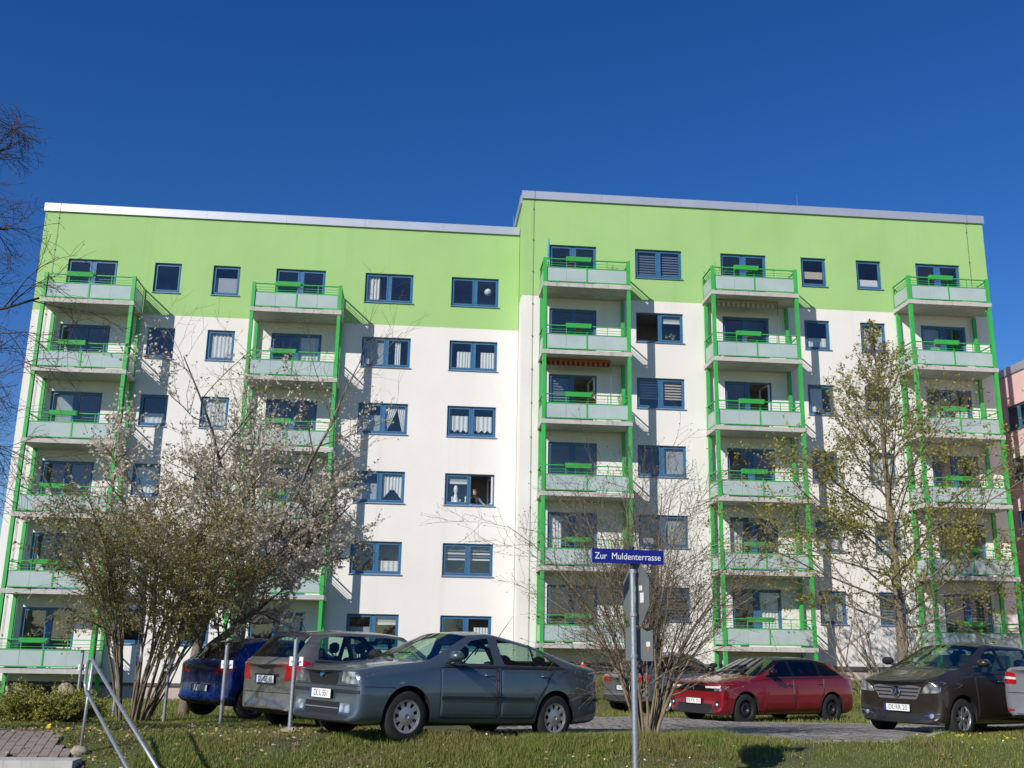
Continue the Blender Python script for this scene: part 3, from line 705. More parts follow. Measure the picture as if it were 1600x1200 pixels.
def car_body(c):
    L_, w, H = c['L'], c['W'] / 2, c['H']; zb = c.get('zb', .20)
    fo, wb = c['fo'], c['wb']; sc, sh, zc = c['sc'], c['sh'], c['zc']; zn = c['zn']
    wr = c['wr']; zbf, zbr = c['belt']; sq6, sq7 = c['q6'], c['q7']; sr, sb, zd, zt = c['sr'], c['sb'], c['zd'], c['zt']
    smid = c.get('smid', (sh + sr) * .5 - .1)
    def belt(s): return lerp(zbf, zbr, (s - sc) / (sq6 - sc))
    def zroof(s):
        if s < smid: return H - c.get('kf', .06) * ((smid - s) / (smid - sh)) ** 2
        return H - c.get('kr', .10) * ((s - smid) / (sr - smid)) ** 2.0
    def low(s, wk, zbk, zt_, f=1.0):
        ws = w * wk
        return [[s, 0, zbk], [s, ws * .84, zbk], [s, ws * .965, zbk + .07], [s, ws, zbk + .30 * f], [s, ws * .99, lerp(zbk, zt_, .72)], [s, ws * .955, zt_ - .03]]
    def hood(s, wk, ze, zc_, ds=0):
        ws = w * wk
        return [[s, ws * .90, ze + .005], [s, ws * .80, lerp(ze, zc_, .5) + .012], [s, ws * .64, lerp(ze, zc_, .78) + .008], [s - ds * .6, ws * .34, lerp(ze, zc_, .95)], [s - ds, 0, zc_]]
    st = []; kinds = []
    def push(k, p): st.append(p); kinds.append(k)
    e0 = zn - .06
    nb = c.get('nose', .055)
    push('n', low(.03, .90, zb + .05, zn - nb - .03, .8) + hood(.03 + nb * .3, .88, zn - nb - .015, zn - nb * .8))
    push('n', low(.08, .965, zb + .01, zn - .05) + hood(.09 + nb * .4, .945, zn - .035, zn - .008))
    push('n', low(.26, .985, zb, lerp(zn, zc, .12) - .05) + hood(.26, .97, lerp(zn, zc, .12) - .045, lerp(zn, zc, .18) + .02))
    s = fo; k = (s - .1) / (sc - .1)
    push('n', low(s, 1.0, zb, lerp(zn, zc, k) - .05) + hood(s, 1.0, lerp(zn, zc, k) - .045, lerp(zn, zc, k) + .04))
    s = sc - .22
    push('n', low(s, 1.0, zb, zc - .06) + hood(s, 1.0, zc - .055, zc + .025))
    push('c', low(sc, 1.0, zb, belt(sc) - .01) + [[sc + .05, w * .915, belt(sc)], [sc + .02, w * .87, zc + .0], [sc - .03, w * .82, zc + .01], [sc - .12, w * .45, zc + .035], [sc - .15, 0, zc + .045]])
    zr = zroof(sh)
    push('h', low(sc + .30, 1.0, zb, belt(sc + .3)) + [[sc + .17, w * .925, belt(sc + .17) + .005], [sh + .10, wr + .035, zr - .085], [sh + .03, wr - .005, zr - .03], [sh - .03, wr * .55, zr - .002], [sh - .06, 0, zr + .008]])
    for i, p in enumerate(c['pillars']):
        hw = c.get('pw', .045)
        for q in (p - hw, p + hw):
            z = zroof(q)
            push('p%d' % i, low(q, 1.0, zb, belt(q)) + [[q, w * .925, belt(q) + .005], [q + (.03 if i else .0), wr + .035, z - .085], [q, wr - .005, z - .03], [q, wr * .55, z - .003], [q, 0, z + .005]])
    zq = zroof(sq7); zr2 = zroof(sr)
    push('r', low(sq6 - .02, 1.0, zb, belt(sq6)) + [[sq6, w * .92, belt(sq6) + .01], [sq7, wr + .03, zq - .09], [sr - .05, wr - .02, zr2 - .03], [sr + .0, wr * .55, zr2 - .004], [sr + .01, 0, zr2 + .004]])
    wt = c.get('wt', .93)
    sl = min(sb - .03, L_ - .30) if c['hatch'] else sb
    push('b', low(max(sl, sq6 + .12), .985, zb + .02, zd - .02) + [[sb, w * .90, zd - .015], [sb + .0, w * .85, zd + .0], [sb + .01, w * .76, zd + .012], [sb + .05, w * .42, zd + .02], [sb + .06, 0, zd + .024]])
    if not c['hatch']:
        s = (sb + L_) / 2
        push('t', low(s, .975, zb + .04, lerp(zd, zt, .5) - .03) + hood(s, .95, lerp(zd, zt, .5) - .02, lerp(zd, zt, .5) + .02))
    s = L_ - .10
    push('t', low(s, .955, zb + .06, zt - .06) + [[s + .02, w * .86, zt - .02], [s + .02, w * .78, zt], [s + .03, w * .62, zt + .008], [s + .03, w * .34, zt + .012], [s + .03, 0, zt + .014]])
    push('t', low(L_ - .03, .87, zb + .12, zt - .13, .8) + [[L_ - .015, w * .78, zt - .10], [L_ - .01, w * .70, zt - .08], [L_ - .01, w * .56, zt - .07], [L_ - .01, w * .3, zt - .065], [L_ - .01, 0, zt - .062]])
    sweep_f, sweep_r = c.get('sweep', (.24, .16))
    bm = bmesh.new(); rings = []
    cr = bm.edges.layers.float.new('crease_edge'); cv = bm.verts.layers.float.new('crease_vert')
    for p in st:
        vl = []; vr = []
        for i, (s, y, z) in enumerate(p):
            yy = abs(y) / w
            s2 = s + sweep_f * yy ** 2.2 * max(0, 1 - s / .9) ** 1.2 - sweep_r * yy ** 2.2 * max(0, 1 - (L_ - s) / .8) ** 1.2
            X = wb / 2 + fo - s2
            a = bm.verts.new((X, y, z)); vl.append(a)
            vr.append(a if i in (0, 10) else bm.verts.new((X, -y, z)))
        rings.append((vl, vr))
    nP = len(c['pillars'])
    def fmat(k, i, sd):
        a, b = kinds[k], kinds[k + 1]
        if a == 'c' and b == 'h' and i in (8, 9): return 1
        if a == 'r' and b == 'b' and i in (8, 9): return 2
        if i == 6:
            base = 3 if sd == 0 else 7
            if a == 'h' and b == 'p0': return base
            for q in range(nP):
                if a == 'p%d' % q and (b == 'p%d' % (q + 1)): return base + 1 + q
                if a == 'p%d' % q and b == 'r': return base + 1 + q
            if a[0] == 'p' and a == b: return c.get('pillar', 12)
        if i in (0,): return 11
        if c.get('cladding') and i in (1, 2) : return 11
        if i == 1: return c.get('sill', 11)
        if c.get('black_roof') and i in (8, 9) and a in ('h', 'r', 'p0', 'p1', 'p2') and b in ('p0', 'p1', 'p2', 'r'): return 12
        if c.get('black_roof') and i == 7 and a in ('c', 'h', 'p0', 'p1', 'p2') and b in ('h', 'p0', 'p1', 'p2', 'r'): return 12
        return 0
    for k in range(len(st) - 1):
        for sd in (0, 1):
            A, B = rings[k][sd], rings[k + 1][sd]
            for i in range(10):
                vs = [A[i], A[i + 1], B[i + 1], B[i]]
                if sd: vs.reverse()
                f = bm.faces.new(vs); f.material_index = fmat(k, i, sd); f.smooth = True
    for end in (0, -1):
        vl, vr = rings[end]
        for i in range(10):
            vs = [vl[i], vl[i + 1], vr[i + 1], vr[i]]; vs = list(dict.fromkeys(vs))
            if end == 0: vs.reverse()
            f = bm.faces.new(vs); f.smooth = True; f.material_index = 11 if i < 2 and end == 0 else 0
    bm.normal_update()
    for e in bm.edges:
        if len(e.link_faces) == 2:
            a, b = e.link_faces[0].material_index, e.link_faces[1].material_index
            if a != b and (1 <= a <= 10 or 1 <= b <= 10): e[cr] = .97
            elif a != b: e[cr] = .5
    for v in bm.verts:
        gm = [f.material_index for f in v.link_faces if 1 <= f.material_index <= 10]
        if any(gm.count(q) == 1 for q in set(gm)): v[cv] = .62
    # soft creases: shoulder line and the ends
    for k in range(len(st) - 1):
        for sd in (0, 1):
            for i, v in ((5, c.get('crease', .35)), (2, .3)):
                e = bm.edges.get((rings[k][sd][i], rings[k + 1][sd][i]))
                if e and e[cr] == 0: e[cr] = v
    me = bpy.data.meshes.new('body'); bm.to_mesh(me); bm.free()
    return me

def eval_mesh(o):
    dg = bpy.context.evaluated_depsgraph_get(); dg.update()
    return bpy.data.meshes.new_from_object(o.evaluated_get(dg))

class Proj:
    """throws flat outlines on to the body so that panels follow its curves"""
    def __init__(s, me):
        bm = bmesh.new(); bm.from_mesh(me); s.t = BVHTree.FromBMesh(bm); bm.free()
    DIR = {'L': ((0, -1, 0), lambda a, b: (a, 4, b)), 'R': ((0, 1, 0), lambda a, b: (a, -4, b)), 'F': ((-1, 0, 0), lambda a, b: (6, a, b)),
           'B': ((1, 0, 0), lambda a, b: (-6, a, b)), 'T': ((0, 0, -1), lambda a, b: (a, b, 4))}
    def hit(s, view, a, b, off=0.0):
        d, fn = s.DIR[view]; d = Vector(d); o = Vector(fn(a, b))
        h = s.t.ray_cast(o, d)
        if h[0] is None:
            h2 = s.t.find_nearest(o + d * (3.1 if view in 'LR' else 3.8)); p = h2[0]; return p + h2[1] * off
        else: p = h[0]
        return p - d * off
    def patch(s, view, poly, off=.006, thick=.02, step=.05):
        bm = bmesh.new(); vs = [bm.verts.new((a, b, 0)) for a, b in poly]; bm.faces.new(vs)
        xs = [p[0] for p in poly]; ys = [p[1] for p in poly]
        for ax, lo, hi in ((0, min(xs), max(xs)), (1, min(ys), max(ys))):
            n = int((hi - lo) / step)
            for i in range(1, n + 1):
                q = lo + (hi - lo) * i / (n + 1); co = [0, 0, 0]; no = [0, 0, 0]; co[ax] = q; no[ax] = 1
                bmesh.ops.bisect_plane(bm, geom=bm.verts[:] + bm.edges[:] + bm.faces[:], plane_co=co, plane_no=no, dist=1e-5)
        bmesh.ops.remove_doubles(bm, verts=bm.verts[:], dist=1e-5)
        d = Vector(s.DIR[view][0])
        for v in bm.verts: v.co = s.hit(view, v.co.x, v.co.y, off)
        bm.normal_update()
        for f in bm.faces: f.smooth = True
        if bm.faces:
            av = sum((f.normal for f in bm.faces), Vector())
            if av.dot(d) > 0: bmesh.ops.reverse_faces(bm, faces=bm.faces[:])
        if thick:
            be = [e for e in bm.edges if e.is_boundary]
            r = bmesh.ops.extrude_edge_only(bm, edges=be)
            nv = [g for g in r['geom'] if isinstance(g, bmesh.types.BMVert)]
            for v in nv: v.co += d * thick
        me = bpy.data.meshes.new('patch'); bm.to_mesh(me); bm.free(); return me
    def strip(s, view, pts, wd, off=.0025, step=.05):
        """narrow line along a polyline"""
        ps = []
        for (a, b), (c, d) in zip(pts[:-1], pts[1:]):
            n = max(1, int(math.hypot(c - a, d - b) / step))
            for i in range(n): ps.append((a + (c - a) * i / n, b + (d - b) * i / n))
        ps.append(pts[-1]); vs = []; fs = []
        for i, p in enumerate(ps):
            q0, q1 = ps[max(0, i - 1)], ps[min(len(ps) - 1, i + 1)]
            dx, dy = q1[0] - q0[0], q1[1] - q0[1]; l = math.hypot(dx, dy) or 1; nx_, ny_ = -dy / l * wd / 2, dx / l * wd / 2
            vs.append(s.hit(view, p[0] + nx_, p[1] + ny_, off)); vs.append(s.hit(view, p[0] - nx_, p[1] - ny_, off))
        for i in range(len(ps) - 1): fs.append((2 * i, 2 * i + 1, 2 * i + 3, 2 * i + 2))
        return vs, fs

def rounded(poly, r=.03, n=3):
    out = []; k = len(poly)
    for i in range(k):
        p0, p1, p2 = Vector(poly[i - 1]), Vector(poly[i]), Vector(poly[(i + 1) % k])
        a, b = (p0 - p1), (p2 - p1); q = min(r, a.length * .45, b.length * .45)
        A, B = p1 + a.normalized() * q, p1 + b.normalized() * q
        for j in range(n + 1):
            t = j / n; out.append(tuple(A * (1 - t) ** 2 + p1 * 2 * t * (1 - t) + B * t * t))
    return out

def wheel_meshes(rad, width, kind):
    rr = rad * (.66 if kind != 'alloy5' else .70); w2 = width / 2
    ty = MB(); ty.lathe([(rr * .96, -w2 * .8), (rr, -w2 * .96), (rad * .90, -w2), (rad * .975, -w2 * .86), (rad, -w2 * .55), (rad, w2 * .55), (rad * .975, w2 * .86), (rad * .90, w2), (rr, w2 * .96), (rr * .96, w2 * .8), (rr * .93, w2 * .3), (rr * .9, -w2 * .3), (rr * .96, -w2 * .8)], 36, 'y')
    rim = MB(); y1 = w2 * .86
    rim.lathe([(rr * 1.0, y1 + .006), (rr * .94, y1 + .004), (rr * .90, y1 - .02), (rr * .88, y1 - .07)], 36, 'y', 0)
    rim.lathe([(rr * .89, y1 - .075), (rr * .3, y1 - .085), (0.001, y1 - .085)], 24, 'y', 1)
    def spoke(a, r0, r1, w0, w1, t=.018, y0=y1 - .012, y1_=y1 - .008, mi=0):
        ca, sa = math.cos(a), math.sin(a)
        def P(r, q, y): return (r * ca - q * sa, y, r * sa + q * ca)
        vs = [P(r0, -w0, y0), P(r0, w0, y0), P(r1, w1, y1_), P(r1, -w1, y1_), P(r0, -w0 * 1.15, y0 - .03), P(r0, w0 * 1.15, y0 - .03), P(r1, w1 * 1.15, y1_ - .035), P(r1, -w1 * 1.15, y1_ - .035)]
        rim.add(vs, [(0, 1, 2, 3), (0, 4, 5, 1), (1, 5, 6, 2), (2, 6, 7, 3), (3, 7, 4, 0)], mi)
    hub = rr * .22
    if kind == 'hubcap':
        n = 9; rim.lathe([(rr * .56, y1 - .004), (rr * .3, y1 + .006), (rr * .16, y1 + .008), (rr * .14, y1 - .004), (.001, y1 - .002)], 36, 'y', 0)
        rim.lathe([(rr * .84, y1 - .012), (rr * .85, y1 - .002), (rr * .94, y1 + .002)], 36, 'y', 0)
        for i in range(n): spoke(2 * math.pi * i / n, rr * .52, rr * .87, .022, .032, y0=y1 - .005, y1_=y1 - .004)
        mats = ['hubcap', 'mesh_black']
    elif kind == 'steel':
        rim.lathe([(rr * .88, y1 - .05), (rr * .66, y1 - .035), (rr * .48, y1 - .01), (rr * .40, y1 - .012), (rr * .30, y1 - .05), (.001, y1 - .05)], 36, 'y', 0)
        for i in range(5):
            a = 2 * math.pi * i / 5; rim.tube([(rr * .22 * math.cos(a), y1 - .06, rr * .22 * math.sin(a)), (rr * .22 * math.cos(a), y1 - .035, rr * .22 * math.sin(a))], .012, 6, 0)
        for i in range(10):
            a = 2 * math.pi * (i + .5) / 10; rim.tube([(rr * .66 * math.cos(a), y1 - .05, rr * .66 * math.sin(a)), (rr * .66 * math.cos(a), y1 - .028, rr * .66 * math.sin(a))], .020, 8, 1)
        mats = ['black_steel', 'mesh_black']
    else:
        rim.lathe([(hub * 1.15, y1 - .03), (hub, y1 - .008), (hub * .55, y1 - .004), (hub * .5, y1 - .014), (.001, y1 - .012)], 24, 'y', 0)
        if kind == 'alloy5':
            for i in range(5):
                for q in (-.13, .13): spoke(2 * math.pi * i / 5 + q, hub * .8, rr * .93, .020, .016)
        elif kind == 'alloy_dark':
            for i in range(5):
                spoke(2 * math.pi * i / 5, hub * .8, rr * .93, .030, .022)
        else:
            for i in range(7):
                for q in (-.10, .10): spoke(2 * math.pi * i / 7 + q, hub * .8, rr * .93, .016, .017)
        mats = ['alloy' if kind != 'alloy_dark' else 'dark_alloy', 'mesh_black']
    return ty, rim, mats

def number_plate(root, txt, loc, rot, parent_name='number_plate', w=.52, h=.11, mat='plate', eu=True):
    b = MB(); b.box(-w / 2 - .008, w / 2 + .008, -.012, -.002, -h / 2 - .008, h / 2 + .008, 2)
    b.box(-w / 2 + (.045 if eu else 0), w / 2, -.016, -.0125, -h / 2, h / 2, 0)
    if eu: b.box(-w / 2, -w / 2 + .044, -.016, -.0125, -h / 2, h / 2, 1)
    p = b.build('number_plate', [mat, 'eu_blue', 'trim'], root)
    p.location = loc; p.rotation_euler = rot
    if txt:
        o = text_mesh(txt, .112, 'black', 'lettering', p, .86, .0008); o.location = (.022, -.0172, 0); o.rotation_euler = (R(90), 0, 0)
    return p

def make_car(c, loc, heading, label):
    root = empty('parked_car', loc, heading); tag(root, label, 'car', 'cars parked in front of the block')
    paint = mat_paint(c['name'], c['color'], c.get('metal', .6), c.get('rough', .33))
    me = car_body(c); glass = M['dark_car_glass'] if c.get('tint') else M['car_glass']
    slots = [paint] + [M['car_glass']] + [glass] * 9 + [M['trim'], M['gloss_black']]
    for s_ in slots: me.materials.append(s_)
    L_, w, H, wb, fo = c['L'], c['W'] / 2, c['H'], c['wb'], c['fo']; F = wb / 2 + fo; B = F - L_
    body = link('body', me, None)
    sub = body.modifiers.new('s', 'SUBSURF'); sub.levels = 2; sub.render_levels = 2
    smooth = eval_mesh(body); pr = Proj(smooth)
    rad = c['tyre']; ra = rad + .055; cut = MB()
    for sx in (1, -1):
        n = 32
        for sy in (1, -1):
            y0, y1 = (w - .26, w + .3) if sy > 0 else (-w - .3, -w + .26)
            vs = []
            for y in (y0, y1):
                for j in range(n):
                    a = 2 * math.pi * j / n; vs.append((sx * wb / 2 + ra * math.cos(a), y, rad + .01 + ra * math.sin(a)))
            fs = [(j, n + j, n + (j + 1) % n, (j + 1) % n) for j in range(n)] + [tuple(range(n)), tuple(range(2 * n - 1, n - 1, -1))]
            cut.add(vs, fs, 11)
    cme = bpy.data.meshes.new('cut'); cme.from_pydata(cut.v, [], cut.f)
    for s_ in slots: cme.materials.append(s_)
    cme.polygons.foreach_set('material_index', cut.mi); cob = link('cut', cme)
    bo = body.modifiers.new('b', 'BOOLEAN'); bo.object = cob; bo.operation = 'DIFFERENCE'; bo.solver = 'EXACT'; bo.material_mode = 'INDEX'
    fin = eval_mesh(body); bpy.data.objects.remove(body); bpy.data.objects.remove(cob)
    # split the panes off the body
    GN = {1: 'windscreen', 2: 'rear_window'}
    bm = bmesh.new(); bm.from_mesh(fin)
    for gi in range(1, 11):
        b2 = bm.copy(); dl = [f for f in b2.faces if f.material_index != gi]
        if len(dl) == len(b2.faces): b2.free(); continue
        bmesh.ops.delete(b2, geom=dl, context='FACES')
        gm = bpy.data.meshes.new('pane')
        for f in b2.faces: f.material_index = 0
        b2.to_mesh(gm); b2.free(); gm.materials.append(slots[gi])
        link(GN.get(gi, 'side_window'), gm, root)
    # dark rubber round each opening
    bmesh.ops.delete(bm, geom=[f for f in bm.faces if 1 <= f.material_index <= 10], context='FACES')
    bm.to_mesh(fin); bm.free()
    fin.set_sharp_from_angle(angle=R(42))
    bd = link('body', fin, root)
    def add(view, poly, mat, name, off=.006, thick=.02, step=.05, parent=root):
        pm = pr.patch(view, poly, off, thick, step); pm.materials.append(M[mat] if isinstance(mat, str) else mat); pm.set_sharp_from_angle(angle=R(50))
        return link(name, pm, parent)
    def both(view, poly, mat, name, **kw):
        """the same panel on both sides of the car"""
        out = [add(view if view in 'FBT' else 'L', poly, mat, name, **kw)]
        if view in 'FB': out.append(add(view, [(-a, b) for a, b in poly][::-1], mat, name, **kw))
        elif view == 'T': out.append(add(view, [(a, -b) for a, b in poly][::-1], mat, name, **kw))
        else: out.append(add('R', poly, mat, name, **kw))
        return out
    X = lambda s: F - s
    # doors: panels standing a hair proud over a dark seam
    zs = c.get('door_z', .30)
    for (sa, sb_) in c['doors']:
        za = lambda s: lerp(c['belt'][0], c['belt'][1], (s - c['sc']) / (c['q6'] - c['sc'])) - .035
        poly = [(X(sa), zs), (X(sb_), zs), (X(sb_), za(sb_)), (X(sa), za(sa))]
        if c.get('rear_arch') and sb_ == c['doors'][-1][1]:
            axr = -wb / 2; r_ = rad + .10
            poly = [(X(sa), zs)] + [(axr + r_ * math.cos(t), rad + r_ * math.sin(t)) for t in (R(8), R(22), R(36), R(50))] + [(X(sb_), za(sb_)), (X(sa), za(sa))]
            poly[1] = (min(X(sa) - .3, axr + r_ * 1.0), zs)
        for vw in 'LR':
            dpm = pr.patch(vw, rounded(poly, .05), .002, .008, .07); dpm.materials.append(paint); d_ = link('door', dpm, root)
            sv = MB(); ring = rounded(poly, .05); ring.append(ring[0])
            a, b = pr.strip(vw, ring, .009, .0035); sv.add(a, b).build('door_seam', 'black', d_)
            hx, hz = X(sb_) + .17, za(sb_) - c.get('hz', .10)
            sg = 1 if vw == 'L' else -1; hp = pr.hit(vw, hx, hz, .012); hb = MB()
            hb.tube([(hx - .09, hp.y - sg * .012, hz - .004), (hx - .06, hp.y + sg * .022, hz), (hx + .06, hp.y + sg * .022, hz + .004), (hx + .09, hp.y - sg * .012, hz + .004)], .014, 6)
            hb.build('handle', c.get('handle', paint), d_, True)
    # window surrounds
    for vw in 'LR':
        sv = MB(); bz = lambda s: lerp(c['belt'][0], c['belt'][1], (s - c['sc']) / (c['q6'] - c['sc']))
        a, b = pr.strip(vw, [(X(c['sc'] + .2), bz(c['sc'] + .2) - .012), (X(c['q6']), bz(c['q6']) - .008)], .026, .006); sv.add(a, b)
        sv.build('window_trim', c.get('window_trim', 'trim'), root)
    # bonnet seam
    hp_ = [(X(.30), .66 * w), (X(.55), .76 * w), (X(c['sc'] - .05), .80 * w)]
    for sg in (1, -1):
        sv = MB(); a, b = pr.strip('T', [(p, q * sg) for p, q in hp_], .010, .003); sv.add(a, b); sv.build('bonnet_seam', 'black', root)
    for it in c['panels']:
        kw = dict(it[4]) if len(it) > 4 else {}
        fn = both if it[3] == 2 else add
        view, poly, mat, name = it[0], it[1], it[2][0], it[2][1]
        if mat == 'paint': mat = paint
        if kw.pop('round', None): poly = rounded(poly, .03)
        fn(view, poly, mat, name, **kw)
    for (view, pts, wd, mat, name, off) in c.get('lines', []):
        for vw in (view if view != 'S' else 'LR'):
            sv = MB(); a, b = pr.strip(vw, pts, wd, off); sv.add(a, b); sv.build(name, mat, root)
    # mirrors
    mz = c['zc'] + c.get('mz', .06); ms = c['sc'] + .30
    for sg in (1, -1):
        mb = MB(); ym = w * .96; rings = [(-.02, .35), (.0, .8), (.03, 1.0), (.10, .95), (.14, .6), (.155, .2)]
        vs = []; n = 10
        for (dx, k) in rings:
            for j in range(n):
                a = 2 * math.pi * j / n
                vs.append((X(ms) - .03 + dx, sg * (ym + .135 + .115 * k * math.cos(a)), mz + .07 + .072 * k * math.sin(a)))
        fs = [(i * n + j, i * n + (j + 1) % n, (i + 1) * n + (j + 1) % n, (i + 1) * n + j) for i in range(len(rings) - 1) for j in range(n)] + [tuple(range(n)), tuple((len(rings) - 1) * n + j for j in range(n))]
        mb.add(vs, fs, 0)
        mo = mb.build('mirror', c.get('mirror', paint), root, True)
        MB().tube([(X(ms) + .03, sg * (ym - .08), mz - .01), (X(ms) + .03, sg * (ym + .1), mz + .03)], .025, 6).build('mirror_foot', 'trim', mo)
    # wheels
    ty, rim, rm = wheel_meshes(rad, c.get('tw', .205), c['wheel']); pt = prr = None
    for sx in (1, -1):
        for sy in (1, -1):
            if pt is None: o = ty.build('wheel', 'tyre', root, True, 50); q = rim.build('rim', rm, o, True, 35); pt, prr = o, q
            else:
                o = pt.copy(); COL.objects.link(o); o.parent = root; q = prr.copy(); COL.objects.link(q); q.parent = o
            o.location = (sx * wb / 2, sy * (w - .125), rad); o.rotation_euler = (0, sx * .7 + sy * .3, 0 if sy > 0 else math.pi)
            if sy < 0: o.rotation_euler = (0, sx * .4, math.pi)
    # cabin: floor tub, dashboard, wheel, seats
    tb = MB(); zf = .42
    tb.add([(X(c['sc'] + .1), -w * .86, zf), (X(c['sc'] + .1), w * .86, zf), (X(c['q6']), w * .86, zf), (X(c['q6']), -w * .86, zf)], [(0, 1, 2, 3)])
    tb.add([(X(c['sc'] + .0), -w * .84, c['zc'] - .02), (X(c['sc'] + .0), w * .84, c['zc'] - .02), (X(c['sc'] + .55), w * .84, c['zc'] - .03), (X(c['sc'] + .55), -w * .84, c['zc'] - .03), (X(c['sc'] + .6), w * .84, zf + .2), (X(c['sc'] + .6), -w * .84, zf + .2)], [(0, 1, 2, 3), (3, 2, 4, 5)])
    tb.build('cabin', 'seat', root)
    def seat(sx, y, wd):
        b = MB(); x = X(sx)
        b.tube([(x + .0, y, .58), (x - .10, y, .80), (x - .17, y, min(c['zc'] + .22, H - .45))], [wd, wd * .95, wd * .62], 8)
        hd = min(c['zc'] + .46, H - .20 - (.10 if sx > s1 + .1 else 0))
        b.tube([(x - .185, y, hd - .17), (x - .19, y, hd - .12), (x - .195, y, hd - .03), (x - .2, y, hd)], [.07, .115, .11, .05], 8)
        for q in (-.05, .05): b.tube([(x - .17, y + q, hd - .34), (x - .187, y + q, hd - .14)], .010, 5)
        o = b.build('seat', 'seat', root, True)
        for v in o.data.vertices: v.co.x = x - .1 + (v.co.x - x + .1) * .62
    s1 = c.get('seat', c['sc'] + 1.25)
    for y in (-.36, .36): seat(s1, y, .24)
    for y in (-.40, .40): seat(s1 + .85, y, .25)
    sw = MB(); cx, cz = X(c['sc'] + .72), c['zc'] + .0
    pts = [(cx + .08 * math.sin(t), .36 + .18 * math.cos(t), cz + .17 * math.sin(t)) for t in np.linspace(0, 2 * math.pi, 17)]
    sw.tube(pts, .014, 5); sw.tube([(cx, .36 - .17, cz), (cx, .36 + .17, cz)], .015, 5); sw.build('steering_wheel', 'seat', root, True)
    MB().box(X(c['sh'] + .28), X(c['sh'] + .25), -.12, .12, H - .23, H - .16).build('rear_mirror', 'seat', root)
    for p in c.get('plates', []):
        view, a, b, txt = p[:4]; mt = p[4] if len(p) > 4 else 'plate'
        h = pr.hit(view, a, b, .03)
        number_plate(root, txt, (h.x, a, b), (0, 0, R(90) if view == 'F' else R(-90)), mat=mt)
    return root, pr, X
def ell(cx, cz, rx, rz, n=14): return [(cx + rx * math.cos(2 * math.pi * i / n), cz + rz * math.sin(2 * math.pi * i / n)) for i in range(n)]
# --- blue-grey notchback, nose to the left
octavia = dict(name='paint_blue_grey', color=(.100, .136, .172), metal=.55, L=4.57, W=1.77, H=1.46, wb=2.578, fo=.92, tyre=.317, zb=.20, zn=.865, zc=.99, sc=1.30, sh=2.02, wr=.56, belt=(.975, 1.015), pillar=0, mz=.03, q6=3.66, q7=3.30,
    sr=3.28, sb=4.02, zd=1.06, zt=1.03, sweep=(.18, .16), nose=.032, hatch=False, pillars=[2.45], pw=.07, kr=.12, kf=.045, smid=2.45, doors=[(1.42, 2.42), (2.46, 3.46)], rear_arch=True, wheel='hubcap', sill=0,
    handle='paint', panels=[
        ('F', [(.44, .69), (.862, .69), (.868, .75), (.80, .835), (.50, .84)], ('lamp', 'headlight'), 2, dict(round=1, off=.008)),
        ('F', [(-.33, .675), (.33, .675), (.39, .81), (-.39, .81)], ('mesh_black', 'grille'), 1, dict(round=1, off=.006)),
        ('F', [(-.42, .31), (.42, .31), (.42, .46), (-.42, .46)], ('mesh_black', 'lower_grille'), 1, dict(off=.004)),
        ('F', [(.45, .34), (.68, .34), (.68, .45), (.45, .45)], ('lamp', 'fog_light'), 2, dict(round=1, off=.006)),
        ('F', [(.29, .575), (.82, .575), (.82, .615), (.29, .615)], ('trim', 'bumper_strip'), 2, dict(off=.012)),
        ('S', [(.77, .535), (.77, .580), (-.86, .590), (-.86, .545)], ('trim', 'rubbing_strip'), 2, dict(off=.014)),
        ('B', [(.62, .62), (.80, .62), (.80, .93), (.66, .93)], ('tail_red', 'tail_light'), 2, dict(round=1)),
        ('S', [(-2.20, .70), (-2.10, .70), (-2.06, .92), (-2.18, .93)], ('tail_red', 'tail_light'), 2, dict(round=1)),
        ('S', [(-2.2, .55), (-1.78, .55), (-1.78, .595), (-2.2, .595)], ('trim', 'bumper_strip'), 2, dict(off=.012)),
    ], lines=[('F', [(-.82, .665), (.82, .665)], .010, 'black', 'bumper_seam', .004), ('S', [(1.5, .665), (1.95, .665)], .009, 'black', 'bumper_seam', .003), ('F', [(-.42, .385), (.42, .385)], .012, 'grille_grey', 'grille_bar', .008), ('S', [(-1.75, .64), (-2.2, .64)], .01, 'black', 'bumper_seam', .003), ('S', [(-.88, 1.02), (-1.0, 1.36)], .03, 'gloss_black', 'window_divider', .012)],
    plates=[('F', 0, .555, 'DL·L 551')])
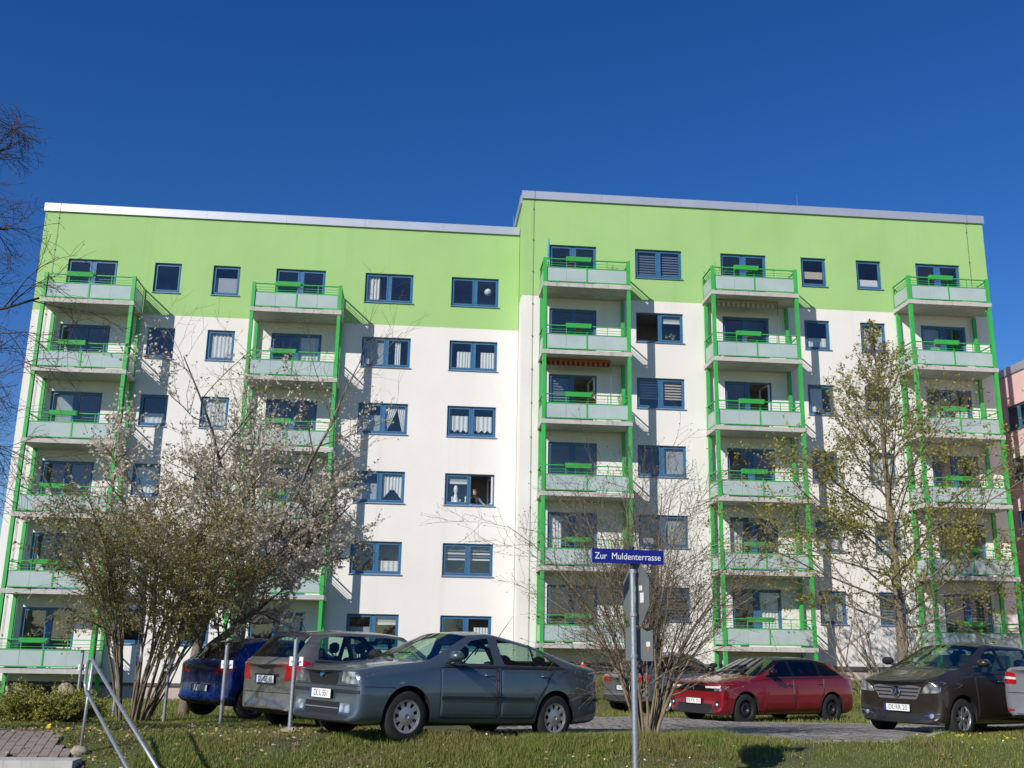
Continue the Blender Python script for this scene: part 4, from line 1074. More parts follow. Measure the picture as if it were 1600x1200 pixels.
# --- grey estate seen from behind
fabia = dict(name='paint_warm_grey', color=(.205, .19, .17), metal=.5, L=4.24, W=1.64, H=1.55, dz=.03, wb=2.46, fo=.82, tyre=.305, zb=.21, zn=.88, zc=1.02, sc=1.12, sh=1.72, wr=.545, belt=(1.0, 1.055), q6=3.72, q7=3.50,
    sr=3.72, sb=4.06, zd=1.07, zt=1.04, hatch=True, pillars=[2.12, 2.98], pw=.035, kr=.07, kf=.05, doors=[(1.22, 2.09), (2.13, 3.05)], rear_arch=True, wheel='alloy7', sweep=(.22, .20), sill=0, panels=[
        ('F', [(.42, .64), (.74, .66), (.76, .76), (.46, .74)], ('lamp', 'headlight'), 2, dict(round=1)),
        ('F', [(-.3, .62), (.3, .62), (.3, .72), (-.3, .72)], ('mesh_black', 'grille'), 1),
        ('B', [(.46, .74), (.76, .78), (.80, 1.06), (.60, 1.05)], ('tail_red', 'tail_light'), 2, dict(round=1, off=.01)),
        ('S', [(-2.12, .80), (-2.0, .86), (-1.72, 1.00), (-1.80, 1.05), (-2.12, 1.07)], ('tail_red', 'tail_light'), 2, dict(round=1, off=.010)),
        ('B', [(-.62, .24), (.62, .24), (.62, .30), (-.62, .30)], ('trim', 'bumper_lower'), 1),
        ('B', [(-.34, .80), (.34, .80), (.34, .84), (-.34, .84)], ('black', 'boot_recess'), 1),
        ('T', [(-1.72, -.50), (-1.62, -.52), (-1.62, .52), (-1.72, .50)], ('trim', 'roof_spoiler'), 1, dict(off=.02)),
    ], lines=[('B', [(-.72, .56), (.72, .56)], .01, 'black', 'boot_seam', .003), ('S', [(-1.75, .60), (-2.05, .60)], .009, 'black', 'bumper_seam', .003)], plates=[('B', 0, .76, 'DL GP 48', 'dim_plate')])
# --- dark blue hatchback behind it
ibiza = dict(name='paint_dark_blue', color=(.010, .030, .21), metal=.45, rough=.28, L=4.26, W=1.80, H=1.47, dz=.05, wb=2.64, fo=.86, tyre=.32, zb=.20, zn=.84, zc=.98, sc=1.22, sh=1.98, wr=.565, belt=(.94, 1.04), q6=3.50, q7=3.22,
    sr=3.62, sb=4.04, zd=1.02, zt=.98, hatch=True, pillars=[2.3, 3.12], pw=.04, kr=.10, kf=.05, doors=[(1.35, 2.27), (2.31, 3.2)], rear_arch=True, wheel='alloy_dark', sweep=(.25, .24), tint=True, panels=[
        ('F', [(.42, .60), (.78, .62), (.78, .72), (.46, .70)], ('lamp', 'headlight'), 2, dict(round=1)),
        ('B', [(.44, .78), (.82, .78), (.84, .92), (.50, .90)], ('tail_red', 'tail_light'), 2, dict(round=1)),
        ('S', [(-2.02, .79), (-1.80, .80), (-1.78, .90), (-2.0, .92)], ('tail_red', 'tail_light'), 2, dict(round=1)),
        ('B', [(-.66, .22), (.66, .22), (.66, .34), (-.66, .34)], ('trim', 'bumper_lower'), 1),
    ], lines=[('B', [(-.74, .62), (.74, .62)], .01, 'black', 'boot_seam', .003)], plates=[('B', 0, .52, '', 'dim_plate')])
# --- grey crossover behind the bare shrub
suv = dict(name='paint_slate', color=(.18, .185, .195), metal=.5, L=4.36, W=1.83, H=1.60, wb=2.63, fo=.88, tyre=.345, zb=.26, zn=.92, zc=1.08, sc=1.25, sh=1.95, wr=.58, belt=(1.04, 1.10), q6=3.55, q7=3.30,
    sr=3.60, sb=4.06, zd=1.09, zt=1.04, hatch=True, pillars=[2.3, 3.12], pw=.04, kr=.11, kf=.05, doors=[(1.38, 2.27), (2.31, 3.2)], rear_arch=True, wheel='alloy5', tint=True, sweep=(.25, .22), door_z=.42, panels=[
        ('F', [(.42, .70), (.80, .72), (.80, .82), (.46, .80)], ('lamp', 'headlight'), 2, dict(round=1)),
        ('B', [(.42, .88), (.84, .88), (.84, 1.04), (.50, 1.04)], ('tail_red', 'tail_light'), 2, dict(round=1)),
        ('S', [(-2.1, .9), (-1.84, .92), (-1.82, 1.02), (-2.06, 1.04)], ('tail_red', 'tail_light'), 2, dict(round=1)),
        ('B', [(-.78, .26), (.78, .26), (.80, .52), (-.80, .52)], ('trim', 'bumper_lower'), 1),
    ], lines=[('B', [(-.76, .64), (.76, .64)], .01, 'black', 'boot_seam', .003)], plates=[('B', 0, .72, 'NOL M 71')])
# --- red estate
opel = dict(name='paint_red', color=(.30, .008, .018), metal=.45, rough=.3, L=4.64, W=1.86, H=1.48, wb=2.73, fo=.93, tyre=.325, zb=.19, zn=.90, zc=1.01, sc=1.36, sh=2.12, wr=.58, nose=.045, belt=(1.0, 1.06), q6=4.12, q7=3.78,
    sr=4.10, sb=4.44, zd=1.03, zt=.98, hatch=True, pillars=[2.48, 3.38], pw=.035, kr=.11, kf=.05, doors=[(1.46, 2.45), (2.49, 3.45)], rear_arch=True, wheel='steel', tint=True, black_roof=True, mirror='gloss_black', sill=0, crease=.5, hz=.13, panels=[
        ('F', [(-.84, .69), (.84, .69), (.84, .81), (-.84, .81)], ('gloss_black', 'front_panel'), 1, dict(round=1, off=.006)),
        ('F', [(.40, .76), (.88, .76), (.88, .81), (.40, .80)], ('lamp_white', 'headlight'), 2, dict(off=.012)),
        ('F', [(.66, .70), (.88, .71), (.88, .75), (.66, .75)], ('lamp', 'headlight'), 2, dict(off=.012)),
        ('F', [(-.52, .25), (.52, .25), (.58, .42), (-.58, .42)], ('mesh_black', 'lower_grille'), 1, dict(round=1, off=.004)),
        ('F', [(.66, .34), (.80, .34), (.80, .50), (.70, .54)], ('mesh_black', 'air_intake'), 2, dict(round=1, off=.006)),
        ('F', ell(.735, .42, .03, .025), ('lamp_white', 'fog_light'), 2, dict(off=.012)),
        ('B', [(.42, .82), (.84, .82), (.86, .94), (.48, .94)], ('tail_red', 'tail_light'), 2, dict(round=1)),
        ('S', [(-2.2, .82), (-1.95, .86), (-1.93, .95), (-2.16, .96)], ('tail_red', 'tail_light'), 2, dict(round=1)),
    ], lines=[('F', [(0, .71), (0, .79)], .02, 'grille_grey', 'emblem', .012), ('S', [(-1.72, .30), (1.2, .27)], .012, 'black', 'sill_line', .004)], plates=[('F', 0, .475, 'DL·FX 191')])
# --- brown compact van with the star in its grille
merc = dict(name='paint_brown', color=(.055, .042, .031), metal=.55, L=4.27, W=1.78, H=1.60, wb=2.78, fo=.80, tyre=.318, zb=.19, zn=.925, zc=1.10, sc=1.02, sh=1.80, wr=.58, belt=(1.05, 1.13), q6=3.50, q7=3.32,
    sr=3.72, sb=4.08, zd=1.08, zt=1.02, hatch=True, pillars=[2.12, 3.0], pw=.04, kr=.12, kf=.06, smid=2.3, doors=[(1.20, 2.09), (2.13, 3.05)], rear_arch=True, wheel='alloy7', sweep=(.26, .2), crease=.5, sill=0, hz=.13, handle='chrome', panels=[
        ('F', [(.48, .70), (.80, .72), (.868, .80), (.872, .88), (.76, .91), (.58, .84)], ('lamp', 'headlight'), 2, dict(round=1, off=.008)),
        ('F', [(-.38, .60), (.38, .60), (.50, .80), (.36, .83), (-.36, .83), (-.50, .80)], ('alloy', 'grille'), 1, dict(round=1, off=.006)),
        ('F', [(-.44, .25), (.44, .25), (.50, .37), (-.50, .37)], ('mesh_black', 'lower_grille'), 1, dict(round=1, off=.004)),
        ('F', [(.52, .27), (.80, .32), (.80, .42), (.56, .37)], ('mesh_black', 'air_intake'), 2, dict(round=1, off=.006)),
        ('F', ell(.66, .345, .045, .04), ('lamp', 'fog_light'), 2, dict(off=.012)),
        ('B', [(.52, .84), (.82, .84), (.84, 1.02), (.60, 1.02)], ('tail_red', 'tail_light'), 2, dict(round=1)),
    ], lines=[('F', [(-.39, .655), (.39, .655)], .024, 'black', 'grille_slot', .009), ('F', [(-.43, .715), (.43, .715)], .022, 'black', 'grille_slot', .009), ('F', [(-.45, .775), (.45, .775)], .024, 'black', 'grille_slot', .009),
              ('F', [(.52, .335), (.80, .385)], .012, 'chrome', 'intake_bar', .012), ('F', [(-.52, .335), (-.80, .385)], .012, 'chrome', 'intake_bar', .012),
              ('S', [(-.95, .34), (.95, .31)], .02, 'trim', 'sill_line', .006), ('S', [(-.95, .66), (.9, .60)], .008, 'black', 'side_crease', .003)], plates=[('F', 0, .455, 'DL·RR 20')])
# --- silver saloon cut by the right edge of the photograph
passat = dict(name='paint_silver', color=(.36, .37, .385), metal=.55, L=4.77, W=1.82, H=1.47, wb=2.71, fo=.95, tyre=.32, zb=.21, zn=.72, zc=.96, sc=1.34, sh=2.05, wr=.56, belt=(.94, 1.0), q6=3.72, q7=3.40,
    sr=3.38, sb=4.10, zd=1.07, zt=1.07, hatch=False, pillars=[2.48], pw=.05, kr=.12, kf=.05, doors=[(1.46, 2.45), (2.49, 3.5)], rear_arch=True, wheel='alloy7', sill=0, sweep=(.24, .20), panels=[
        ('F', [(.42, .62), (.80, .63), (.80, .73), (.46, .72)], ('lamp', 'headlight'), 2, dict(round=1)),
        ('B', [(.60, .80), (.80, .80), (.87, .88), (.87, .97), (.80, 1.0), (.60, .97)], ('tail_red', 'tail_light'), 2, dict(round=1, off=.010)),
        ('B', [(.60, .87), (.87, .88), (.87, .92), (.60, .905)], ('tail_white', 'reversing_light'), 2, dict(off=.014)),
        ('S', [(-2.26, .82), (-2.10, .86), (-2.08, .96), (-2.24, .99)], ('tail_red', 'tail_light'), 2, dict(round=1, off=.010)),
        ('B', [(-.60, .22), (.60, .22), (.62, .34), (-.62, .34)], ('trim', 'bumper_lower'), 1),
        ('B', [(.66, .37), (.80, .37), (.80, .40), (.66, .40)], ('tail_red', 'reflector'), 2),
    ], lines=[('B', [(-.78, .66), (.78, .66)], .012, 'black', 'boot_seam', .003), ('B', [(-.44, .93), (.44, .93)], .01, 'black', 'boot_seam', .003)], plates=[('B', 0, .82, 'DL·SW 35')])

CARS = {}
for key, spec, (x, y), hd, lab in (
    ('octavia', octavia, (.50, -25.75), 215, 'blue grey saloon with silver hubcaps, parked nearest with its nose to the left'),
    ('fabia', fabia, (-.78, -22.55), 41, 'warm grey estate car seen from behind, between the blue hatchback and the blue grey saloon'),
    ('ibiza', ibiza, (-2.50, -19.7), 43, 'dark blue hatchback seen from behind, half hidden by the big leafy shrub'),
    ('suv', suv, (7.35, -11.2), 36, 'slate grey crossover seen from behind through the bare shrub'),
    ('opel', opel, (8.22, -16.4), 206, 'red estate car with a black roof and black steel wheels'),
    ('merc', merc, (10.18, -22.15), 207, 'brown compact van with a star emblem in its grille'),
    ('passat', passat, (12.2, -23.6), 30, 'silver saloon cut off by the right edge of the photo, tail light showing')):
    if spec.get('handle') == 'paint': spec.pop('handle')
    rz = R(hd); hx, hy = math.cos(rz) * spec['wb'] / 2, math.sin(rz) * spec['wb'] / 2
    zf, zr_ = ground(x + hx, y + hy), ground(x - hx, y - hy)
    root, pr, X = make_car(spec, (x, y, (zf + zr_) / 2 - .015 + spec.get('dz', 0)), rz, lab)
    root.rotation_euler = (0, -math.atan2(zf - zr_, spec['wb']), rz)
    CARS[key] = (root, pr, X)
# emblem: ring and three-pointed star
root, pr, X = CARS['merc']
h = pr.hit('F', 0, .715, .035); b = MB(); n = 24
for j in range(n):
    a0, a1 = 2 * math.pi * j / n, 2 * math.pi * (j + 1) / n
    q = lambda r, a, dx: (h.x + dx, r * math.sin(a), .715 + r * math.cos(a))
    b.add([q(.088, a0, 0), q(.088, a1, 0), q(.074, a1, .012), q(.074, a0, .012), q(.068, a1, .0), q(.068, a0, .0)], [(0, 1, 2, 3), (3, 2, 4, 5)])
for k in range(3):
    a = 2 * math.pi * k / 3
    q = lambda r, t, dx: (h.x + dx, r * math.sin(t), .715 + r * math.cos(t))
    b.add([q(.074, a, .004), q(.013, a + math.pi / 3, .004), q(0, 0, .016), q(.013, a - math.pi / 3, .004)], [(0, 1, 2), (0, 2, 3)])
b.build('emblem', 'chrome', root)
tag(MB().lathe([(.085, 0), (.083, .004), (.001, .004)], 20, 'z').build('emblem_disc', 'black', root)); bpy.data.objects['emblem_disc'].rotation_euler = (0, R(90), 0); bpy.data.objects['emblem_disc'].location = (h.x - .006, 0, .715)
# round badge, aerial and roof details
root, pr, X = CARS['octavia']
h = pr.hit('F', 0, .80, .012); o = MB().lathe([(.045, 0), (.04, .012), (.001, .014)], 18, 'z').build('emblem', 'chrome', root, True, 40); o.rotation_euler = (0, R(75), 0); o.location = (h.x, 0, .80)
h = pr.hit('T', X(3.05), 0, 0); MB().tube([h, h + Vector((-.30, 0, .36))], [.006, .003], 5).build('aerial', 'black', root)
for q in ((.44, .62), (-.44, .62)):
    pass
root, pr, X = CARS['opel']; h = pr.hit('T', X(3.9), 0, 0)
MB().add([(h.x + .09, 0, h.z - .005), (h.x - .07, .03, h.z - .01), (h.x - .07, -.03, h.z - .01), (h.x - .06, 0, h.z + .06)], [(0, 1, 3), (0, 3, 2), (1, 2, 3)]).build('aerial', 'gloss_black', root)
root, pr, X = CARS['merc']; h = pr.hit('T', X(2.9), 0, 0); MB().tube([h, h + Vector((-.03, 0, .20))], [.006, .003], 5).build('aerial', 'black', root)
root, pr, X = CARS['fabia']; h = pr.hit('T', X(3.4), 0, 0); MB().tube([h, h + Vector((-.16, 0, .26))], [.006, .003], 5).build('aerial', 'black', root)
# wipers
for key in ('octavia', 'merc', 'opel'):
    root, pr, X = CARS[key]; sp = dict(octavia=octavia, merc=merc, opel=opel)[key]; b = MB()
    for y0, y1 in ((.55, -.02), (-.05, -.58)):
        b.tube([pr.hit('T', X(sp['sc'] - .06), y0, .015), pr.hit('T', X(sp['sc'] + .03), (y0 + y1) / 2, .02), pr.hit('T', X(sp['sc'] + .01), y1, .015)], .010, 4)
    b.build('wiper', 'trim', root)
# ------------------------------------------------------------------ plants
def unit(a): return a / np.maximum(np.linalg.norm(a, axis=-1, keepdims=True), 1e-9)
class Twigs:
    """one level of branches: pts (N,k,3), rad (N,k)"""
    def __init__(s, pts, rad, length): s.p = pts; s.r = rad; s.L = length
def shoot(P, D, L, r0, r1, k, jit, up, g, droop=0.0, bias=None):
    """grow N branches from P along D"""
    N = len(P); pts = np.zeros((N, k, 3)); pts[:, 0] = P; d = unit(D); step = (L / (k - 1))[:, None]
    for i in range(1, k):
        d = d + g.normal(0, jit, (N, 3)); d = d if bias is None else d + bias * (1.9 * i / k); d[:, 2] += up - droop * (i / k); d = unit(d)
        pts[:, i] = pts[:, i - 1] + d * step
    t = np.linspace(0, 1, k)[None, :]
    rad = r0[:, None] * (1 - t) + r1[:, None] * t
    return Twigs(pts, rad, L)
def sprout(par, n, t0, t1, ang, asd, lr, rr, k, jit, up, g, shape=None, droop=0.0, rmin=.002, tip=.35, lsd=.25, even=True):
    N, kk = par.p.shape[:2]
    t = (np.arange(n)[None, :] + g.uniform(0, 1, (N, n))) / n if even else g.uniform(0, 1, (N, n))
    t = t0 + (t1 - t0) * t; f = t * (kk - 1); i = np.minimum(f.astype(int), kk - 2); w_ = (f - i)[..., None]
    ix = np.arange(N)[:, None]
    a, b = par.p[ix, i], par.p[ix, i + 1]; P = a * (1 - w_) + b * w_; T = unit(b - a)
    rad = par.r[ix, i] * (1 - w_[..., 0]) + par.r[ix, i + 1] * w_[..., 0]
    q = g.normal(0, 1, T.shape); q = unit(q - T * (q * T).sum(-1, keepdims=True))
    an = np.radians(g.normal(ang, asd, t.shape))[..., None]
    D = T * np.cos(an) + q * np.sin(an)
    L = par.L[:, None] * lr * g.uniform(1 - lsd, 1 + lsd, t.shape)
    if shape is not None: L = L * shape(t)
    r0 = np.maximum(rad * rr, rmin)
    s = shoot(P.reshape(-1, 3), D.reshape(-1, 3), L.ravel(), r0.ravel(), np.maximum(r0.ravel() * tip, rmin * .6), k, jit, up, g, droop)
    return s
def tube_arrays(tw, sides):
    p, r = tw.p, tw.r; N, k = p.shape[:2]
    T = np.empty_like(p); T[:, 1:-1] = p[:, 2:] - p[:, :-2]; T[:, 0] = p[:, 1] - p[:, 0]; T[:, -1] = p[:, -1] - p[:, -2]; T = unit(T)
    ref = np.where(np.abs(T[:, :1, 2:3]) < .85, np.array([0, 0, 1.0]), np.array([1.0, 0, 0]))
    U = unit(np.cross(T, np.broadcast_to(ref, T.shape))); V = np.cross(T, U)
    a = np.arange(sides) * 2 * np.pi / sides
    co = p[:, :, None] + (U[:, :, None] * np.cos(a)[None, None, :, None] + V[:, :, None] * np.sin(a)[None, None, :, None]) * r[:, :, None, None]
    base = np.arange(N)[:, None, None] * (k * sides) + np.arange(k - 1)[None, :, None] * sides
    j = np.arange(sides)[None, None, :]; j2 = (j + 1) % sides
    q = np.stack([base + j, base + j2, base + sides + j2, base + sides + j], -1).reshape(-1, 4)
    return co.reshape(-1, 3), q
def wood(name, levels, sides, mat, parent, kind=None):
    cs, qs, o = [], [], 0
    for tw, s in zip(levels, sides):
        c, q = tube_arrays(tw, s); cs.append(c); qs.append(q + o); o += len(c)
    ob = link(name, np_mesh(name, np.concatenate(cs), np.concatenate(qs), mat, True), parent)
    if kind: ob['kind'] = kind
    return ob
def along(tw, n, g, t0=0.0, t1=1.0):
    N, k = tw.p.shape[:2]; t = t0 + (t1 - t0) * g.uniform(0, 1, (N, n)); f = t * (k - 1); i = np.minimum(f.astype(int), k - 2); w_ = (f - i)[..., None]
    ix = np.arange(N)[:, None]; a, b = tw.p[ix, i], tw.p[ix, i + 1]
    return (a * (1 - w_) + b * w_).reshape(-1, 3), unit(b - a).reshape(-1, 3)
def leaf_quads(P, ln, wd, g, axis=None, spread=1.0, fold=.25, droop=0.0):
    n = len(P); d = g.normal(0, 1, (n, 3)) * spread
    if axis is not None: d = d + axis
    d[:, 2] -= droop; d = unit(d)
    s = unit(np.cross(d, g.normal(0, 1, (n, 3)))); nn = np.cross(d, s)
    l = (ln * g.uniform(.6, 1.35, n))[:, None]; w_ = (wd * g.uniform(.6, 1.35, n))[:, None]
    co = np.stack([P, P + d * l * .5 + s * w_ * .5 + nn * w_ * fold, P + d * l, P + d * l * .5 - s * w_ * .5 + nn * w_ * fold], 1).reshape(-1, 3)
    return co, np.arange(n * 4).reshape(n, 4)
def foliage(name, P, ln, wd, mat, g, parent, **kw):
    co, q = leaf_quads(P, ln, wd, g, **kw)
    ob = link(name, np_mesh(name, co, q, mat), parent); ob['kind'] = 'stuff'; return ob
def A(*v): return np.array(v, float)

def mat_bark(name, a, b, scale=14):
    t = NT(name); p = t.pos()
    c = t.ramp(t.noise(1, 6, .7, t.mapping(p, (scale, scale, scale * .25))), [(.35, (*a, 1)), (.65, (*b, 1))])
    return t.done(t.bsdf(c, .9, 0, t.bump(t.noise(1, 5, .7, t.mapping(p, (40, 40, 9))), .8, .02)))
M['bark_dark'] = mat_bark('bark_dark', (.045, .035, .028), (.12, .095, .075))
M['bark_twig'] = mat_bark('bark_twig', (.07, .045, .035), (.15, .105, .085))
M['bark_brown'] = mat_bark('bark_brown', (.12, .092, .058), (.27, .21, .145))
M['bark_tan'] = mat_bark('bark_tan', (.16, .115, .07), (.32, .245, .165))
M['bark_grey'] = mat_bark('bark_grey', (.12, .095, .07), (.27, .22, .165))
M['leaf_olive'] = mat_leaf('leaf_olive', [(0, (.15, .18, .035, 1)), (.35, (.27, .275, .06, 1)), (.62, (.37, .30, .085, 1)), (.86, (.50, .35, .12, 1)), (1, (.66, .52, .28, 1))], .5, .45)
M['leaf_spring'] = mat_leaf('leaf_spring', [(0, (.18, .19, .032, 1)), (.5, (.32, .32, .06, 1)), (.85, (.46, .43, .10, 1)), (1, (.36, .24, .09, 1))], .5, .42)
M['blossom'] = mat_leaf('blossom', [(0, (.50, .41, .30, 1)), (.4, (.80, .72, .59, 1)), (.8, (.88, .82, .71, 1)), (1, (.34, .24, .10, 1))], .7, .5)
M['bud'] = mat_leaf('bud', [(0, (.10, .07, .04, 1)), (.6, (.16, .12, .05, 1)), (1, (.20, .19, .06, 1))], .6, .15)
M['conifer'] = mat_leaf('conifer', [(0, (.14, .17, .03, 1)), (.5, (.30, .31, .05, 1)), (1, (.50, .46, .09, 1))], .6, .2)
M['belt_leaf'] = mat_leaf('belt_leaf', [(0, (.03, .04, .014, 1)), (.6, (.06, .07, .025, 1)), (1, (.09, .08, .04, 1))], .7, .2)

# --- tall bare tree just left of the frame, its twigs hanging into it
def left_tree():
    g = np.random.default_rng(11); x, y = -7.5, -26.9; z = ground(x, y)
    t = empty('bare_tree', (x, y, z)); tag(t, 'tall bare tree at the left edge of the photo, dark twigs against the sky', 'tree')
    trunk = shoot(A([0, 0, -.2]), A([.02, 0, 1]), A(9.0), A(.17), A(.05), 9, .03, .05, g)
    az = np.linspace(0, 2 * np.pi, 22, endpoint=False) + g.normal(0, .2, 22)
    az[::2] = g.uniform(-.9, .9, 11)                 # heavier on the side towards the light
    tz = np.linspace(1.6, 8.3, 22); P = np.stack([.02 * tz, 0 * tz, tz], 1)
    ln = np.interp(tz, [1.6, 3, 6, 7.2, 8.9], [1.8, 2.4, 2.0, 1.4, .8]) * g.uniform(.85, 1.15, 22)
    limb = shoot(P, np.stack([np.cos(az), np.sin(az), .55 + 0 * az], 1), ln, np.interp(tz, [1.6, 9.6], [.034, .018]), ln * 0 + .016, 6, .10, .02, g)
    b1 = sprout(limb, 7, .25, 1, 42, 14, .48, .6, 5, .14, .0, g, droop=.10)
    b2 = sprout(b1, 6, .2, 1, 45, 16, .55, .6, 5, .17, -.02, g, droop=.16, rmin=.0045)
    b3 = sprout(b2, 5, .2, 1, 45, 18, .55, .6, 3, .2, -.02, g, rmin=.0032)
    wood('trunk', [trunk, limb], [12, 7], 'bark_dark', t)
    wood('crown', [b1, b2, b3], [5, 4, 3], 'bark_twig', t, 'stuff')
    p, d = along(b3, 1, g, .8, 1); foliage('bud', p, .022, .014, 'bud', g, t, axis=d)
left_tree()

def blossom_tree(label, x, y, crown, trunk_r, h, lean, seed, flowers, topbare=0.0):
    g = np.random.default_rng(seed); z = ground(x, y)
    t = empty('blossom_tree', (x, y, z)); tag(t, label, 'tree', 'white blossoming trees')
    th = h * .34
    trunk = shoot(A([0, 0, -.2]), A([lean, 0, 1]), A(th), A(trunk_r), A(trunk_r * .75), 6, .04, .05, g)
    n = 11; az = np.arange(n) * 2.399 + g.normal(0, .3, n); top = trunk.p[0, -1]
    el = np.radians(g.uniform(22, 68, n)); el[:3] = np.radians([78, 70, 60])
    D = np.stack([np.cos(az) * np.cos(el), np.sin(az) * np.cos(el), np.sin(el)], 1); D[:, 0] += crown[2]
    L_ = np.where(el > R(55), (h - th) * .95, crown[0] * 1.15) * g.uniform(.85, 1.12, n)
    P = top[None] - np.array([0, 0, 1]) * g.uniform(0, .9, (n, 1))
    limb = shoot(P, D, L_, np.full(n, trunk_r * .5), np.full(n, .012), 8, .10, .035, g)
    b1 = sprout(limb, 10, .22, 1, 45, 13, .42, .55, 6, .12, .05, g, lambda q: 1.15 - .5 * q)
    b2 = sprout(b1, 7, .15, 1, 42, 15, .46, .6, 5, .14, .06, g, rmin=.004)
    b3 = sprout(b2, 3, .2, 1, 40, 15, .5, .6, 3, .14, .05, g, rmin=.003)
    wood('trunk', [trunk, limb], [12, 7], 'bark_grey', t)
    wood('crown', [b1, b2, b3], [5, 4, 3], 'bark_brown', t, 'stuff')
    p1, d1 = along(b2, flowers, g, .1, 1); p2, d2 = along(b3, max(2, flowers - 2), g, .1, 1); p = np.concatenate([p1, p2])
    # blossom sits in clumps, the topmost twigs stay bare
    cl = np.sin(p[:, 0] * 3.1) + np.sin(p[:, 1] * 2.7 + 1) + np.sin(p[:, 2] * 3.3 + 2)
    keep = (cl > g.normal(-.7, .8, len(p))) & (p[:, 2] < (h - topbare) * g.uniform(.9, 1.04, len(p)))
    p = p[keep]; p = p + g.normal(0, .018, p.shape)
    foliage('blossom', p, .065, .060, 'blossom', g, t, fold=.1)
    p3, d3 = along(b3, 2, g); foliage('leaf', p3, .035, .016, 'leaf_olive', g, t)
blossom_tree('white blossom tree with a leaning trunk directly behind the big leafy shrub', -4.75, -18.1, (2.2, 0, -.05), .13, 6.7, .06, 21, 11)
blossom_tree('taller white blossom tree beyond the dark blue hatchback, bare at the top', -4.2, -15.4, (3.0, 0, .22), .15, 9.9, .03, 34, 10, 1.9)

def big_shrub():
    g = np.random.default_rng(7); x, y = -4.95, -21.3; z = ground(x, y)
    t = empty('leafy_shrub', (x, y, z)); tag(t, 'big many-stemmed shrub with small olive brown leaves behind the handrail', 'shrub')
    n = 29; az = g.uniform(0, 2 * np.pi, n); tilt = np.radians(g.uniform(2, 22, n))
    P = np.stack([.22 * np.cos(az), .18 * np.sin(az), 0 * az - .1], 1)
    D = np.stack([np.cos(az) * np.sin(tilt) + .13, np.sin(az) * np.sin(tilt), np.cos(tilt)], 1)
    L_ = g.uniform(2.8, 4.3, n)
    bs = np.stack([np.cos(az), np.sin(az), 0 * az], 1) * g.uniform(0, .075, (n, 1))
    stem = shoot(P, D, L_, g.uniform(.014, .034, n), np.full(n, .007), 9, .07, .015, g, droop=.05, bias=bs)
    b1 = sprout(stem, 10, .42, 1, 40, 14, .28, .55, 6, .13, .02, g, lambda q: 1.25 - .6 * q, droop=.10)
    b2 = sprout(b1, 7, .15, 1, 42, 16, .5, .6, 4, .16, .0, g, droop=.12, rmin=.003)
    wood('stem', [stem], [7], 'bark_brown', t); wood('crown', [b1, b2], [4, 3], 'bark_brown', t, 'stuff')
    p, d = along(b2, 10, g); pb, db = along(b1, 5, g); p = np.concatenate([p, pb]); d = np.concatenate([d, db])
    foliage('leaf', p, .068, .025, 'leaf_olive', g, t, axis=d * .9, droop=.5)
big_shrub()

def bare_shrub():
    g = np.random.default_rng(3); x, y = 3.42, -25.5; z = ground(x, y)
    t = empty('bare_shrub', (x, y, z)); tag(t, 'bare budding shrub with many thin stems behind the street name sign', 'shrub')
    n = 26; az = g.uniform(0, 2 * np.pi, n); tilt = np.radians(g.uniform(2, 12, n)); tilt[:6] = np.radians(g.uniform(8, 17, 6)); az[:6] = [0, 3.1, .4, 2.7, -.5, 3.6]
    P = np.stack([.13 * np.cos(az), .10 * np.sin(az), 0 * az - .1], 1)
    D = np.stack([np.cos(az) * np.sin(tilt), .8 * np.sin(az) * np.sin(tilt), np.cos(tilt)], 1)
    L_ = g.uniform(2.5, 3.9, n)
    r = g.uniform(.012, .026, n); r[:5] = [.032, .034, .03, .03, .028]; L_[:6] = g.uniform(2.3, 3.0, 6)
    bs = np.stack([np.cos(az), .8 * np.sin(az), 0 * az], 1) * g.uniform(.0, .13, (n, 1)); bs[:6] = bs[:6] * 0 + np.stack([np.cos(az[:6]), .5 * np.sin(az[:6]), 0 * az[:6]], 1) * .105
    stem = shoot(P, D, L_, r, np.full(n, .006), 9, .07, .0, g, bias=bs)
    b1 = sprout(stem, 9, .22, 1, 36, 12, .36, .5, 6, .10, .02, g, lambda q: 1.25 - .55 * q)
    b2 = sprout(b1, 7, .15, 1, 38, 14, .45, .6, 4, .13, .02, g, rmin=.003)
    b3 = sprout(b2, 3, .2, 1, 40, 15, .45, .6, 3, .14, .0, g, rmin=.0022)
    wood('stem', [stem], [8], 'bark_tan', t); wood('crown', [b1, b2, b3], [5, 4, 3], 'bark_brown', t, 'stuff')
    p, d = along(b3, 1, g, .85, 1); p2, d2 = along(b2, 2, g, .5, 1)
    foliage('bud', np.concatenate([p, p2]), .026, .016, 'bud', g, t, axis=np.concatenate([d, d2]))
bare_shrub()

